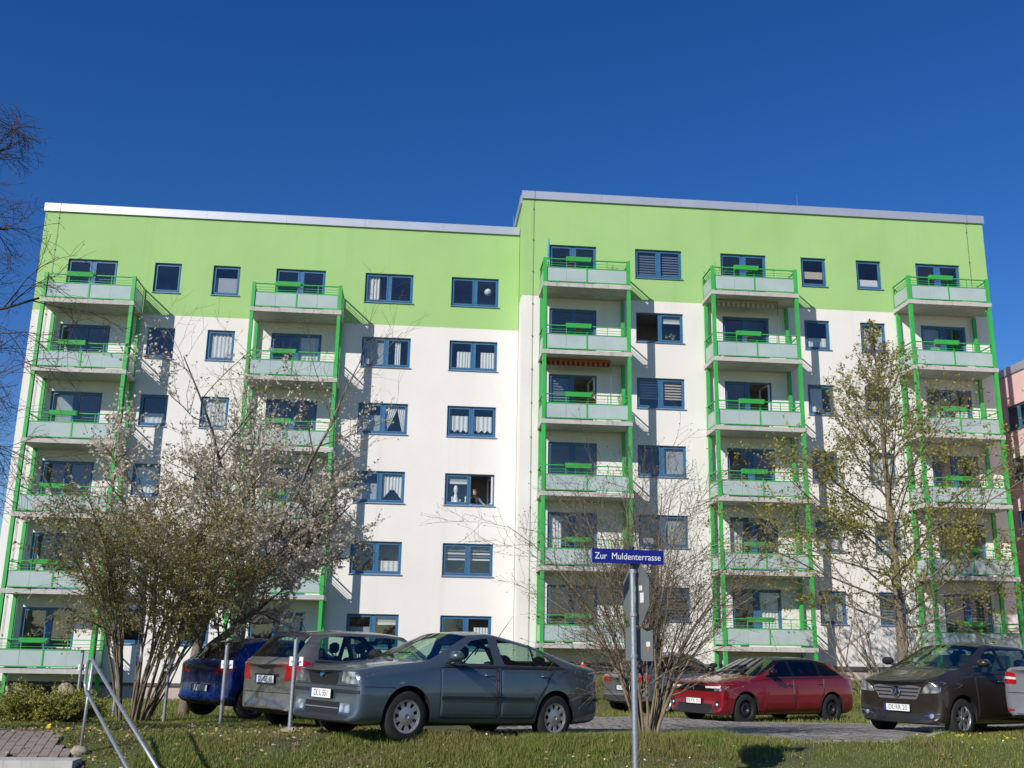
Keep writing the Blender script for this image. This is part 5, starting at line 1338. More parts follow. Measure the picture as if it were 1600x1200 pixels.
def right_tree():
    g = np.random.default_rng(9); x, y = 14.85, -10.0; z = ground(x, y)
    t = empty('leafing_tree', (x, y, z)); tag(t, 'upright tree with fresh yellow green leaves behind the brown compact van', 'tree')
    H_ = 12.4
    trunk = shoot(A([0, 0, -.3]), A([0, 0, 1]), A(H_), A(.19), A(.012), 14, .018, .05, g)
    n = 62; tz = 2.6 + (H_ - 3.0) * np.linspace(0, 1, n) ** .95; az = np.arange(n) * 2.399 + g.normal(0, .25, n)
    ix = tz / H_ * 13; i = ix.astype(int); f = (ix - i)[:, None]; P = trunk.p[0, i] * (1 - f) + trunk.p[0, np.minimum(i + 1, 13)] * f
    ln = np.interp(tz, [2.6, 3.6, 5, 8, 11.8], [4.8, 6.0, 5.4, 2.8, .5]) * g.uniform(.7, 1.15, n)
    el = np.radians(np.interp(tz, [2.6, 6, 11.8], [16, 30, 55]) + g.normal(0, 8, n))
    limb = shoot(P, np.stack([np.cos(az) * np.cos(el), np.sin(az) * np.cos(el), np.sin(el)], 1), ln, np.interp(tz, [2.6, 11.8], [.042, .014]), ln * 0 + .008, 7, .09, .04, g)
    b1 = sprout(limb, 11, .18, 1, 42, 12, .40, .55, 5, .12, .03, g, lambda q: 1.2 - .55 * q)
    b2 = sprout(b1, 6, .15, 1, 42, 14, .48, .6, 4, .15, .02, g, rmin=.004)
    wood('trunk', [trunk, limb], [12, 7], 'bark_grey', t); wood('crown', [b1, b2], [5, 3], 'bark_brown', t, 'stuff')
    p, d = along(b2, 13, g, .1, 1); cl = np.sin(p[:, 0] * 2.3) + np.sin(p[:, 1] * 2.9 + 1) + np.sin(p[:, 2] * 2.6)
    keep = (cl > g.normal(-.75, .8, len(p))) & (g.uniform(0, 1, len(p)) < np.interp(p[:, 2], [3, 6, 7.5, 9, 12], [1, 1, .8, .42, .2]) * np.interp(np.hypot(p[:, 0], p[:, 1]), [0, 1, 2.2], [.3, .6, 1])); p, d = p[keep], d[keep]; p = p + g.normal(0, .03, p.shape)
    foliage('leaf', p, .090, .064, 'leaf_spring', g, t, droop=.3)
right_tree()

def small_tree():
    g = np.random.default_rng(19); x, y = 13.1, -12.3; z = ground(x, y)
    t = empty('small_bare_tree', (x, y, z)); tag(t, 'small bare many-branched tree left of the leafing tree trunk', 'tree')
    n = 7; az = np.arange(n) * 2.399; tilt = np.radians([12, 30, 38, 20, 42, 26, 34])
    stem = shoot(np.zeros((n, 3)) + [0, 0, -.1], np.stack([np.cos(az) * np.sin(tilt), np.sin(az) * np.sin(tilt), np.cos(tilt)], 1), g.uniform(2.6, 3.9, n), g.uniform(.04, .075, n), np.full(n, .012), 8, .10, .05, g)
    b1 = sprout(stem, 7, .3, 1, 40, 12, .4, .55, 6, .12, .06, g); b2 = sprout(b1, 5, .2, 1, 40, 14, .45, .6, 4, .14, .05, g, rmin=.004)
    wood('stem', [stem], [8], 'bark_grey', t); wood('crown', [b1, b2], [5, 3], 'bark_brown', t, 'stuff')
    p, d = along(b2, 2, g, .5, 1); foliage('bud', p, .03, .02, 'bud', g, t, axis=d)
small_tree()

def low_shrub():
    g = np.random.default_rng(29); x, y = -5.9, -22.9; z = ground(x, y)
    t = empty('evergreen_shrub', (x, y, z)); tag(t, 'low spreading golden green evergreen shrub left of the handrail', 'shrub')
    n = 120; az = g.uniform(0, 2 * np.pi, n); tilt = np.radians(g.uniform(10, 78, n))
    D = np.stack([np.cos(az) * np.sin(tilt) * 1.5, np.sin(az) * np.sin(tilt), np.cos(tilt)], 1)
    stem = shoot(np.stack([.25 * np.cos(az), .15 * np.sin(az), 0 * az], 1), D, np.linalg.norm(D * [1, 1, 1], axis=1) * g.uniform(.34, .52, n), np.full(n, .010), np.full(n, .004), 5, .12, .02, g)
    b = sprout(stem, 8, .2, 1, 45, 14, .42, .6, 4, .15, .1, g, rmin=.003)
    wood('stem', [stem, b], [4, 3], 'bark_brown', t, 'stuff')
    p, d = along(b, 34, g); foliage('leaf', p, .036, .014, 'conifer', g, t, axis=d * .8)
low_shrub()

# --- unseen dark foliage added behind the camera for the panes and car paint to mirror
def belt():
    g = np.random.default_rng(77); n = 26000; x = g.uniform(-95, 95, n); y = g.uniform(-96, -78, n)
    hh = 4.0 + 1.6 * np.sin(x * .21) + 1.2 * np.sin(x * .53 + 2); z = g.uniform(0, 1, n) ** .8 * hh * np.sqrt(np.maximum(.05, 1 - ((y + 87) / 9.5) ** 2)) - 1.0
    co, q = leaf_quads(np.stack([x, y, z], 1), .9, .7, g)
    tag(link('reflection_belt', np_mesh('reflection_belt', co, q, 'belt_leaf')), 'unseen belt of dark foliage added behind the camera for reflections', 'wood', None, 'stuff')
belt()
# ------------------------------------------------------------------ driveway, landing, steps
def inside(poly, x, y):
    x = np.asarray(x); y = np.asarray(y); c = np.zeros(x.shape, bool); n = len(poly)
    for i in range(n):
        (x0, y0), (x1, y1) = poly[i], poly[(i + 1) % n]
        with np.errstate(divide='ignore', invalid='ignore'):
            k = ((y0 > y) != (y1 > y)) & (x < (x1 - x0) * (y - y0) / (y1 - y0 + 1e-12) + x0)
        c ^= k
    return c
LANE = [(1.0, -25.6), (1.2, -24.2), (2.6, -20), (4.0, -15.0), (5.6, -14.4), (7.4, -17.6), (9.9, -18.9), (11.6, -17.6), (14.2, -16.3), (20, -17), (22, -24), (16.5, -24.5), (13.6, -22.0), (11.6, -20.7), (9.3, -23), (7.7, -25.3), (6.5, -27.0), (5.2, -26.6), (4.2, -25.2), (2.4, -25.4)]
def mat_pavers(name, a, b, c):
    t = NT(name); g = t.n('ShaderNodeNewGeometry')
    col = t.ramp(g.outputs['Random Per Island'], [(0, (*a, 1)), (.5, (*b, 1)), (1, (*c, 1))])
    col = t.mix(t.ramp(t.noise(1.1, 6, .7, t.pos()), [(.45, (0, 0, 0, 1)), (.75, (.5, .5, .5, 1))]), col, (.11, .10, .08, 1))
    return t.done(t.bsdf(col, .9, 0, t.bump(t.noise(90, 4, .7, t.pos()), .35, .006)))
M['paving'] = mat_pavers('paving', (.225, .205, .18), (.25, .23, .205), (.275, .255, .225))
M['brick_paver'] = mat_pavers('brick_paver', (.22, .175, .15), (.28, .22, .185), (.26, .225, .20))
def lane():
    g = np.random.default_rng(4); an = R(-52); ca, sa = math.cos(an), math.sin(an); pw, ph = .205, .105
    U, V = np.meshgrid(np.arange(-30, 30, pw), np.arange(-30, 30, ph)); U = U + (np.round(V / ph) % 2) * pw / 2
    cx, cy = U * ca - V * sa + 6, U * sa + V * ca - 21; m_ = inside(LANE, cx, cy); cx, cy = cx[m_], cy[m_]; n = len(cx)
    dz = g.normal(0, .0022, n); hx, hy = pw / 2 - .004, ph / 2 - .004; cs = []
    for (a, b, zz) in ((-hx, -hy, 1), (hx, -hy, 1), (hx, hy, 1), (-hx, hy, 1), (-hx - .002, -hy - .002, 0), (hx + .002, -hy - .002, 0), (hx + .002, hy + .002, 0), (-hx - .002, hy + .002, 0)):
        x, y = cx + a * ca - b * sa, cy + a * sa + b * ca; cs.append(np.stack([x, y, gz(x, y) + (.022 + dz if zz else -.02)], 1))
    co = np.stack(cs, 1).reshape(-1, 3); f = np.array([(0, 1, 2, 3), (0, 4, 5, 1), (1, 5, 6, 2), (2, 6, 7, 3), (3, 7, 4, 0)])
    q = (np.arange(n)[:, None, None] * 8 + f[None]).reshape(-1, 4)
    d = empty('driveway', (6, -21, ground(6, -21))); d['kind'] = 'structure'
    o = link('paving_stone', np_mesh('paving_stone', co, q, 'paving')); o['kind'] = 'stuff'; o.parent = d; o.matrix_parent_inverse = Matrix.Translation(-d.location)
lane()
# pale kerb along the near edge of the driveway on the right
kb = MB()
kp = [(6.55, -27.05), (7.7, -25.4), (9.3, -23.12), (11.6, -20.85)]
kerb = empty('kerb', (9, -23, ground(9, -23))); kerb['kind'] = 'structure'
for (x0, y0), (x1, y1) in zip(kp[1:-1], kp[2:]):
    L_ = math.hypot(x1 - x0, y1 - y0); n = int(L_ / 1.0)
    for i in range(n):
        a, c = i / n + .004, (i + 1) / n - .004; p, q = (x0 + (x1 - x0) * a, y0 + (y1 - y0) * a), (x0 + (x1 - x0) * c, y0 + (y1 - y0) * c)
        nx_, ny_ = -(y1 - y0) / L_ * .05, (x1 - x0) / L_ * .05; b = MB(); vs = []
        for zz in (-.15, .055):
            for (px, py) in ((p[0] - nx_, p[1] - ny_), (q[0] - nx_, q[1] - ny_), (q[0] + nx_, q[1] + ny_), (p[0] + nx_, p[1] + ny_)): vs.append((px - 9, py + 23, ground(px, py) + zz - ground(9, -23)))
        b.add(vs, [(3, 2, 1, 0), (4, 5, 6, 7), (0, 1, 5, 4), (1, 2, 6, 5), (2, 3, 7, 6), (3, 0, 4, 7)]); b.build('kerb_stone', 'concrete', kerb)

LAND = [(-6.3, -27.86), (-3.95, -27.86), (-4.15, -27.5), (-4.85, -26.5), (-5.8, -25.3), (-6.3, -25.0)]
def landing():
    ld = empty('path', (-6.5, -26.8, ground(-6.5, -26.8))); ld['kind'] = 'structure'
    bw, bl = .115, .24; an = R(97); ca, sa = math.cos(an), math.sin(an)
    proto = MB().box(-bl / 2 + .006, bl / 2 - .006, -bw / 2 + .006, bw / 2 - .006, -.05, 0).build('brick', 'brick_paver', ld)
    me = proto.data; first = True; g = random.Random(2)
    cells = []
    for i in range(-14, 15):
        for j in range(-26, 27):
            u, v = i * bl + (j % 2) * bl / 2, j * bw; x, y = u * ca - v * sa - 6.3, u * sa + v * ca - 26.5
            if inside(LAND, [x], [y])[0] and x > -6.6: cells.append((x, y))
    for (x, y) in cells:
        o = proto if first else proto.copy()
        if not first: COL.objects.link(o); o.parent = ld
        first = False
        e = .1; sy = (ground(x, y + e) - ground(x, y - e)) / (2 * e)
        o.location = (x + 6.5, y + 26.8, ground(x, y) + .035 + g.uniform(-.003, .003) - ld.location.z); o.rotation_euler = (0, -math.atan(sy), an + g.uniform(-.02, .02))
    bed = MB(); n = len(LAND)
    bed.add([(x + 6.5, y + 26.8, ground(x, y) + .012 - ld.location.z) for x, y in LAND], [tuple(range(n))]); bed.build('bedding', 'turf', ld)
    st = MB(); zt = ground(-4.5, -27.9) + .045
    for k in range(4): st.box(-6.3, -3.82, -28.22 - k * .36, -27.87 - k * .36, zt - .20 - k * .155 - .3, zt - k * .155)
    tag(st.build('steps', 'concrete'), kind='structure')
landing()

# ------------------------------------------------------------------ handrail
hr = empty('handrail', (-4.1, -27.9, ground(-4.1, -27.9))); tag(hr, 'galvanised steel handrail running down beside the steps in the lower left', 'handrail')
hinv = Matrix.Translation(-hr.location)
T0, E1 = Vector((-3.88, -27.75, 1.275)), Vector((-2.35, -30.54, .34))
lo = Vector((-3.93, -27.68, .905)); d1 = d2 = (E1 - T0)
def arc(p, c, q, n=5): return [p * (1 - t) ** 2 + c * 2 * t * (1 - t) + q * t * t for t in [i / n for i in range(n + 1)]]
c_top = T0 + Vector((-.035, .05, .03)); c_lo = lo + Vector((-.01, .03, .03))
pts = [T0 + d1 * 1.25, T0 + d1 * .5] + arc(T0 + d1 * .022, c_top, Vector((-3.945, -27.66, 1.17)), 6) + arc(Vector((-3.95, -27.655, .98)), c_lo, lo + d2 * .02, 4) + [lo + d2 * .5, lo + d2 * 1.25]
fix(MB().tube(pts, .0195, 10).build('rail', 'steel', hr, True), hinv)
fix(MB().tube([(-3.94, -27.58, .0), (-3.865, -27.72, 1.235)], .0195, 10).build('post', 'steel', hr, True), hinv)
fix(MB().tube([(-1.95, -31.25, -1.2), (-1.95, -31.25, .1)], .0195, 10).build('post', 'steel', hr, True), hinv)
def rock(name, x, y, z, sx, sy, sz, mat, seed, parent=None):
    g = np.random.default_rng(seed); bm = bmesh.new(); bmesh.ops.create_icosphere(bm, subdivisions=3, radius=1)
    ph = g.uniform(0, 6, 6)
    for v in bm.verts:
        c = v.co; k = 1 + .16 * math.sin(2.3 * c.x + ph[0]) * math.sin(2.9 * c.y + ph[1]) + .10 * math.sin(5 * c.z + ph[2] + 3 * c.x)
        v.co = Vector((c.x * sx * k, c.y * sy * k, c.z * sz * k))
    for f in bm.faces: f.smooth = True
    me = bpy.data.meshes.new(name); bm.to_mesh(me); bm.free(); me.materials.append(M[mat]); o = link(name, me, parent); o.location = (x, y, z); return o
M['stone'] = simple('stone', (.34, .28, .21), .9, 0, .3, 7, .5, 40)
fix(rock('footing', -3.95, -27.60, ground(-3.95, -27.6) + .015, .105, .09, .075, 'stone', 3, hr), hinv)
tag(rock('boulder', -6.4, -20.5, ground(-6.4, -20.5) + .22, .30, .26, .33, 'stone', 5), 'rounded boulder peeking over the low evergreen shrub', 'boulder')

# ------------------------------------------------------------------ street name sign on its pole
M['sign_blue'] = simple('sign_blue', (.006, .012, .205), .35, 0, .05, 3)
M['sign_grey'] = simple('sign_grey', (.15, .165, .165), .55, .1, .08, 6)
M['sign_red'] = simple('sign_red', (.40, .02, .02), .4); M['sticker'] = simple('sticker', (.75, .75, .73), .5)
sp = empty('street_sign', (2.34, -29.9, ground(2.34, -29.9))); tag(sp, 'blue street name sign on a grey pole with the backs of two traffic signs', 'street sign')
sz = sp.location.z
def pz(z): return z - sz
MB().tube([(.0, 0, -.4), (-.012, 0, pz(2.335))], .032, 14).build('pole', 'steel', sp, True, 40)
MB().tube([(-.012, 0, pz(2.32)), (-.012, 0, pz(2.58))], .024, 10).build('bracket', 'black', sp, True, 40)
for z in (2.31, 1.855, 1.425):
    MB().tube([(-.008, 0, pz(z) - .018), (-.008, 0, pz(z) + .018)], .041, 12).box(-.03, .03, .03, .06, pz(z) - .012, pz(z) + .012).build('clamp', 'steel', sp, False)
nm = MB(); nm.box(-.40, .40, -.012, .012, -.076, .076, 0); nm.box(-.408, -.4005, -.014, .014, -.078, .078, 1); nm.box(.4005, .408, -.014, .014, -.078, .078, 1)
no = nm.build('name_plate', ['sign_blue', 'steel'], sp); no.location = (-.07, -.03, pz(2.467)); no.rotation_euler = (0, R(.3), R(4))
tx = text_mesh('Zur  Muldenterrasse', .100, 'white_paint', 'lettering', no, .80, .0008); tx.rotation_euler = (R(90), 0, 0); tx.location = (0, -.0135, -.004)
bb = [v.co.x for v in tx.data.vertices]; k = .735 / (max(bb) - min(bb))
for v in tx.data.vertices: v.co.x *= k
ob = MB(); rr = .355; n = 8
for (yy, mi, fl) in ((0.0, 0, False), (.004, 1, True)):
    vs = [(rr * math.cos(2 * math.pi * (j + .5) / n), yy, rr * math.sin(2 * math.pi * (j + .5) / n)) for j in range(n)]
    ob.add(vs, [tuple(range(n)) if fl else tuple(range(n))[::-1]], mi)
vs = [(rr * math.cos(2 * math.pi * (j + .5) / n), yy, rr * math.sin(2 * math.pi * (j + .5) / n)) for yy in (0, .004) for j in range(n)]
ob.add(vs, [(j, (j + 1) % n, n + (j + 1) % n, n + j) for j in range(n)], 0)
oo = ob.build('stop_sign', ['sign_grey', 'sign_red'], sp); oo.location = (.04, .09, pz(2.075)); oo.rotation_euler = (0, 0, R(-77))
stk = MB(); stk.add([(.085, -.002, .035), (.165, -.002, .035), (.165, -.002, .085), (.085, -.002, .085)], [(0, 1, 2, 3)]); stk.add([(.11, -.002, -.095), (.20, -.002, -.095), (.20, -.002, .01), (.11, -.002, .01)], [(0, 1, 2, 3)])
stk.build('sticker', 'sticker', oo)
pl = MB().box(-.145, .145, 0, .003, -.17, .17).build('sign_panel', 'sign_grey', sp); pl.location = (.062, .05, pz(1.545)); pl.rotation_euler = (0, 0, R(-8))
s2 = MB(); s2.add([(.075, -.003, -.02), (.115, -.003, -.02), (.115, -.003, .03), (.075, -.003, .03)], [(0, 1, 2, 3)], 0); s2.add([(.085, -.003, -.075), (.105, -.003, -.075), (.105, -.003, -.022), (.085, -.003, -.022)], [(0, 1, 2, 3)], 1)
s2.build('sticker', ['sticker', 'terracotta'], pl)

# ------------------------------------------------------------------ parking posts
def parking_post(x, y, label, h=1.28, plate=(.21, .125), base=False, pz_=.95, yaw=-20, first=[None]):
    t = empty('parking_post', (x, y, ground(x, y))); tag(t, label, 'parking post', 'steel posts with number plates at the parking bays')
    MB().tube([(.0, 0, -.2), (.012, 0, h)], .031, 12).build('post', 'steel', t, True, 40)
    MB().lathe([(.034, h - .03), (.034, h + .012), (.02, h + .022), (.001, h + .024)], 12).build('cap', 'trim', t, True, 40)
    b = MB().box(-plate[0] / 2, plate[0] / 2, .034, .038, -plate[1] / 2, plate[1] / 2).build('number_plate', 'white_paint', t); b.location = (.012, 0, pz_); b.rotation_euler = (0, 0, R(yaw))
    c = MB().tube([(0, 0, -.014), (0, 0, .014)], .036, 12).box(-.075, .075, .02, .033, -.012, .012).build('clamp', 'steel', t); c.location = (.012, 0, pz_); c.rotation_euler = (0, 0, R(yaw))
    if base: rock('footing', 0, 0, .02, .12, .12, .06, 'stone', 8, t)
parking_post(-1.66, -25.93, 'grey steel post with a white plate on a stone foot, before the grey estate car', base=True)
parking_post(-3.02, -23.52, 'grey steel post with a white plate, standing before the dark blue hatchback')
parking_post(-4.33, -21.62, 'grey steel post among the stems at the right side of the big leafy shrub')
parking_post(-5.73, -19.64, 'grey steel post among the stems at the left side of the big leafy shrub')
parking_post(-6.96, -17.91, 'grey steel post behind the low evergreen shrub, leftmost of the row')
parking_post(9.97, -18.4, 'low post with a wide white board left of the brown compact van', .78, (.44, .15), False, .66, 20)

# ------------------------------------------------------------------ hydrant
hy = empty('hydrant', (4.95, -10.2, ground(4.95, -10.2))); tag(hy, 'red fire hydrant with pale caps behind the boot of the blue grey saloon', 'hydrant')
ht = 1.16 - ground(4.95, -10.2) - .1
MB().lathe([(.14, 0), (.14, .05), (.085, .07), (.08, ht - .42), (.11, ht - .40), (.11, ht - .36), (.125, ht - .34), (.125, ht - .12), (.10, ht - .06), (.05, ht - .03), (.001, ht - .025)], 18).build('body', 'red_paint', hy, True, 40)
for sx in (-1, 1): MB().tube([(sx * .11, 0, ht - .22), (sx * .19, 0, ht - .24)], [.062, .055], 10).build('outlet', 'red_paint', hy); MB().tube([(sx * .191, 0, ht - .24), (sx * .225, 0, ht - .25)], .05, 10).build('outlet_cap', 'white_paint', hy)
MB().tube([(0, 0, ht - .04), (0, 0, ht + .03)], .032, 8).build('spindle', 'white_paint', hy)

# ------------------------------------------------------------------ things on the balconies and behind the windows
zb_ = lambda wt, r: wt + 2.8 * (r - 1) - 2.19
def closed_parasol():
    z = zb_(WT_R, 6); t = empty('parasol', (4.80, YR - 1.15, z)); tag(t, 'closed turquoise parasol at the corner of the topmost balcony by the roof step', 'parasol')
    MB().tube([(0, 0, 0), (0, 0, 1.1)], .018, 8).build('pole', 'wood', t); MB().lathe([(.018, 1.05), (.05, 1.12), (.06, 1.5), (.045, 1.85), (.012, 1.98)], 10).build('canopy', 'turquoise', t, True)
closed_parasol()
def pot_plant(x, y, z, label, h, n, seed, mat='leaf_green', ln=.10, cat='potted plant'):
    g = np.random.default_rng(seed); t = empty('potted_plant', (x, y, z)); tag(t, label, cat)
    MB().lathe([(.001, 0), (.09, 0), (.12, .2), (.105, .2), (.1, .17), (.001, .17)], 14).build('pot', 'terracotta', t, True, 40)
    az = g.uniform(0, 6.28, n); tl = np.radians(g.uniform(5, 45, n))
    s = shoot(np.zeros((n, 3)) + [0, 0, .16], np.stack([np.cos(az) * np.sin(tl), np.sin(az) * np.sin(tl), np.cos(tl)], 1), g.uniform(.6, 1, n) * h, np.full(n, .008), np.full(n, .004), 5, .12, .03, g)
    wood('stem', [s], [4], 'bark_brown', t); p, d = along(s, 7, g, .3, 1); foliage('leaf', p, ln, ln * .5, mat, g, t, axis=d * .6)
pot_plant(11.66, YR - 1.15, zb_(WT_R, 6), 'bare twiggy plant at the corner of the topmost balcony above the cream awning', 1.15, 7, 4, 'bud', .07)
pot_plant(6.62, YR - 1.15, zb_(WT_R, 4) + .72, 'cactus-like plant above the planter below the orange awning', .38, 6, 5, 'leaf_green', .12)
pot_plant(13.2, YR - 1.15, zb_(WT_R, 6) + .66, 'small green plant behind the planter of the topmost balcony above the cream awning', .36, 8, 6)
pot_plant(6.0, YR - 1.2, zb_(WT_R, 5) + .70, 'green plant over the planter of the second balcony from the top by the roof step', .34, 9, 15, 'leaf_green', .08)
pot_plant(5.75, YR - 1.2, zb_(WT_R, 6) + .70, 'pale flowering plant over the planter of the topmost balcony by the roof step', .32, 9, 16, 'blossom', .07)
pot_plant(13.0, YR - 1.2, zb_(WT_R, 5) + .70, 'brownish plant over the planter below the cream awning', .30, 7, 17, 'leaf_olive', .08)
pot_plant(21.3, YR - 1.2, zb_(WT_R, 4) + .70, 'white flowering plant on the third balcony from the top at the right end', .36, 9, 18, 'blossom', .07)
pot_plant(7.5, YR - .9, zb_(WT_R, 6) + .55, 'yellow green plant at the right end of the topmost balcony by the roof step', .32, 9, 19, 'leaf_spring', .07)
def folding_chair():
    z = zb_(WT_R, 4); t = empty('folding_chair', (7.86, YR - .62, z)); tag(t, 'folded wooden chair leaning at the right end of the balcony with the orange awning', 'chair')
    b = MB()
    for q in (-.2, .2): b.tube([(.06, q, 0), (-.12, q, 1.25)], .018, 6); b.tube([(.10, q * .9, 0), (-.02, q * .9, .9)], .018, 6)
    b.build('frame', 'wood', t)
    for k in range(5): MB().box(-.105 + k * .02, -.085 + k * .02, -.2, .2, 1.12 - k * .13, 1.20 - k * .13).build('slat', 'wood', t)
folding_chair()
def table(x, y, z, label):
    t = empty('balcony_table', (x, y, z)); tag(t, label, 'table')
    MB().box(-.55, .55, -.28, .28, .72, .75).build('tabletop', 'white_paint', t)
    for a in (-.48, .48):
        for b in (-.22, .22): MB().box(a - .02, a + .02, b - .02, b + .02, 0, .72).build('leg', 'white_paint', t)
table(-12.75, -1.0, zb_(WT_L, 1), 'white table on the lowest balcony at the left end of the block')
tag(MB().lathe([(.001, -.16), (.08, -.14), (.145, -.07), (.16, 0), (.145, .07), (.08, .14), (.001, .16)], 18).build('paper_lantern', 'white_paint', None, True), 'round white paper lantern in the right pane of the top window beside the roof step', 'lantern'); bpy.data.objects['paper_lantern'].location = (2.56, .42, 16.63 - .47)
def figurine(x, y, z, h, label):
    k = h / .3
    o = MB().lathe([(.001, 0), (.05 * k, 0), (.055 * k, .04 * k), (.03 * k, .14 * k), (.018 * k, .18 * k), (.035 * k, .22 * k), (.036 * k, .26 * k), (.02 * k, .30 * k), (.001, .31 * k)], 12).build('figurine', 'white_paint', None, True)
    o.location = (x, y, z); tag(o, label, 'figurine', 'pale ornaments standing in a window')
zs3 = WT_L + 5.6 - 1.27 + .02
figurine(1.30, .22, zs3, .34, 'squat pale ornament, leftmost on the sill left of the person')
figurine(1.44, .24, zs3, .78, 'tall thin pale ornament on the sill left of the person')
figurine(1.62, .22, zs3, .24, 'small white ornament in the middle of the sill left of the person')
figurine(1.84, .22, zs3, .36, 'white ornament beside the window post, next to the person')
figurine(-2.25, .22, zs3, .32, 'white ornament in the left pane beside the scalloped curtain')
def orchid(x, y, z, label, seed):
    g = np.random.default_rng(seed); t = empty('orchid', (x, y, z)); tag(t, label, 'potted plant')
    MB().lathe([(.001, 0), (.05, 0), (.065, .12), (.001, .11)], 12).build('pot', 'white_paint', t, True)
    n = 4; az = g.uniform(0, 6.28, n); s = shoot(np.zeros((n, 3)) + [0, 0, .1], np.stack([np.cos(az) * .4, np.sin(az) * .2, 1 + 0 * az], 1), g.uniform(.25, .42, n), np.full(n, .006), np.full(n, .004), 6, .1, -.06, g)
    wood('stem', [s], [4], 'leaf_green', t); p, d = along(s, 8, g, .5, 1); foliage('flower', p, .055, .055, 'blossom', g, t)
orchid(9.85, YR + .24, WT_R + 11.2 - 1.27 + .02, 'white orchid in the window beside the dark open one, left plant', 1)
orchid(10.18, YR + .24, WT_R + 11.2 - 1.27 + .02, 'white orchid in the window beside the dark open one, right plant', 2)

# ------------------------------------------------------------------ the person looking out
def person():
    x, y, z = 2.22, .30, WT_L + 5.6 - 1.27
    t = empty('person', (x, y, z - .75)); tag(t, 'person in a dark top with rolled pale blue sleeves leaning at the open window', 'person')
    zz = .75
    V = [(0, .20, zz - .15), (0, .16, zz + .08), (0, .10, zz + .28), (0, .06, zz + .38), (0, .03, zz + .47),
         (-.17, .10, zz + .31), (-.27, .02, zz + .12), (-.16, -.13, zz + .05), (.17, .10, zz + .31), (.30, .0, zz + .14), (.38, -.15, zz + .05)]
    E = [(0, 1), (1, 2), (2, 3), (3, 4), (2, 5), (5, 6), (6, 7), (2, 8), (8, 9), (9, 10)]
    rad = [(.15, .11), (.15, .11), (.15, .10), (.055, .055), (.05, .05), (.07, .07), (.05, .05), (.035, .032), (.07, .07), (.05, .05), (.035, .032)]
    me = bpy.data.meshes.new('body'); me.from_pydata(V, E, []); o = link('body', me, t)
    mod = o.modifiers.new('skin', 'SKIN')
    for sv, r in zip(me.skin_vertices[0].data, rad): sv.radius = r
    me.skin_vertices[0].data[0].use_root = True
    o.modifiers.new('s', 'SUBSURF').levels = 1
    m2 = eval_mesh(o); m2.materials.clear()
    for k in ('shirt', 'skin', 'jumper'): m2.materials.append(M[k])
    for p in m2.polygons:
        c = p.center; p.use_smooth = True
        p.material_index = 1 if (c.z > zz + .36 or (abs(c.x) > .12 and c.y < -.09)) else (2 if abs(c.x) > .16 else 0)
    o.modifiers.clear(); o.data = m2
    # head with brow, nose, ears
    hd = MB(); n = 20; prof = [(-.115, .045), (-.10, .062), (-.07, .075), (-.03, .083), (.02, .087), (.06, .083), (.095, .062), (.115, .03), (.121, .001)]
    vs = []
    for (h, r) in prof:
        for j in range(n):
            a = 2 * math.pi * j / n; fx, fy = math.cos(a), math.sin(a); ry = r * 1.18
            nose = .022 * math.exp(-((a - 1.5 * math.pi) / .18) ** 2) * math.exp(-((h + .02) / .03) ** 2)
            eye = -.007 * (math.exp(-((a - 1.5 * math.pi - .45) / .22) ** 2) + math.exp(-((a - 1.5 * math.pi + .45) / .22) ** 2)) * math.exp(-((h - .015) / .018) ** 2)
            k = 1 + (nose + eye) / r; vs.append((fx * r * k, fy * ry * k + (-.012 if h < -.06 else 0), h))
    hd.add(vs, [(i * n + j, i * n + (j + 1) % n, (i + 1) * n + (j + 1) % n, (i + 1) * n + j) for i in range(len(prof) - 1) for j in range(n)])
    for sx in (-1, 1): hd.tube([(sx * .083, .01, -.03), (sx * .095, .015, 0), (sx * .09, .01, .03)], [.008, .014, .01], 6)
    h = hd.build('head', 'skin', t, True); h.location = (-.02, -.02, zz + .56); h.rotation_euler = (R(8), 0, R(-14))
    hr_ = MB(); vs = []
    for (hh, r) in ((-.05, .088), (.0, .094), (.05, .093), (.09, .075), (.118, .045), (.130, .002)):
        for j in range(n):
            a = 2 * math.pi * j / n; front = max(0, -math.sin(a)) ** 2
            lift = front * (.10 if hh < .06 else 0); vs.append((math.cos(a) * r, math.sin(a) * r * 1.18 + .008, min(.128, hh + lift)))
    hr_.add(vs, [(i * n + j, i * n + (j + 1) % n, (i + 1) * n + (j + 1) % n, (i + 1) * n + j) for i in range(5) for j in range(n)])
    hr_.build('hair', 'hair', h, True)
    # hands resting on the sill
    for (px, py) in ((-.16, -.13), (.38, -.15)):
        hb = MB(); hb.tube([(px, py, zz + .05), (px - .01, py - .05, zz + .04), (px - .015, py - .085, zz + .035)], [.030, .038, .034], 8)
        for i, (q, l) in enumerate(((-.027, .055), (-.009, .068), (.009, .064), (.026, .05))): hb.tube([(px - .015 + q, py - .08, zz + .036), (px - .015 + q * 1.1, py - .08 - l * .6, zz + .034), (px - .015 + q * 1.1, py - .08 - l, zz + .018)], [.0095, .009, .007], 6)
        hb.tube([(px + .02, py - .03, zz + .04), (px + .05, py - .06, zz + .035), (px + .05, py - .09, zz + .03)], [.011, .010, .008], 6)
        hb.build('hand', 'skin', t, True)
person()

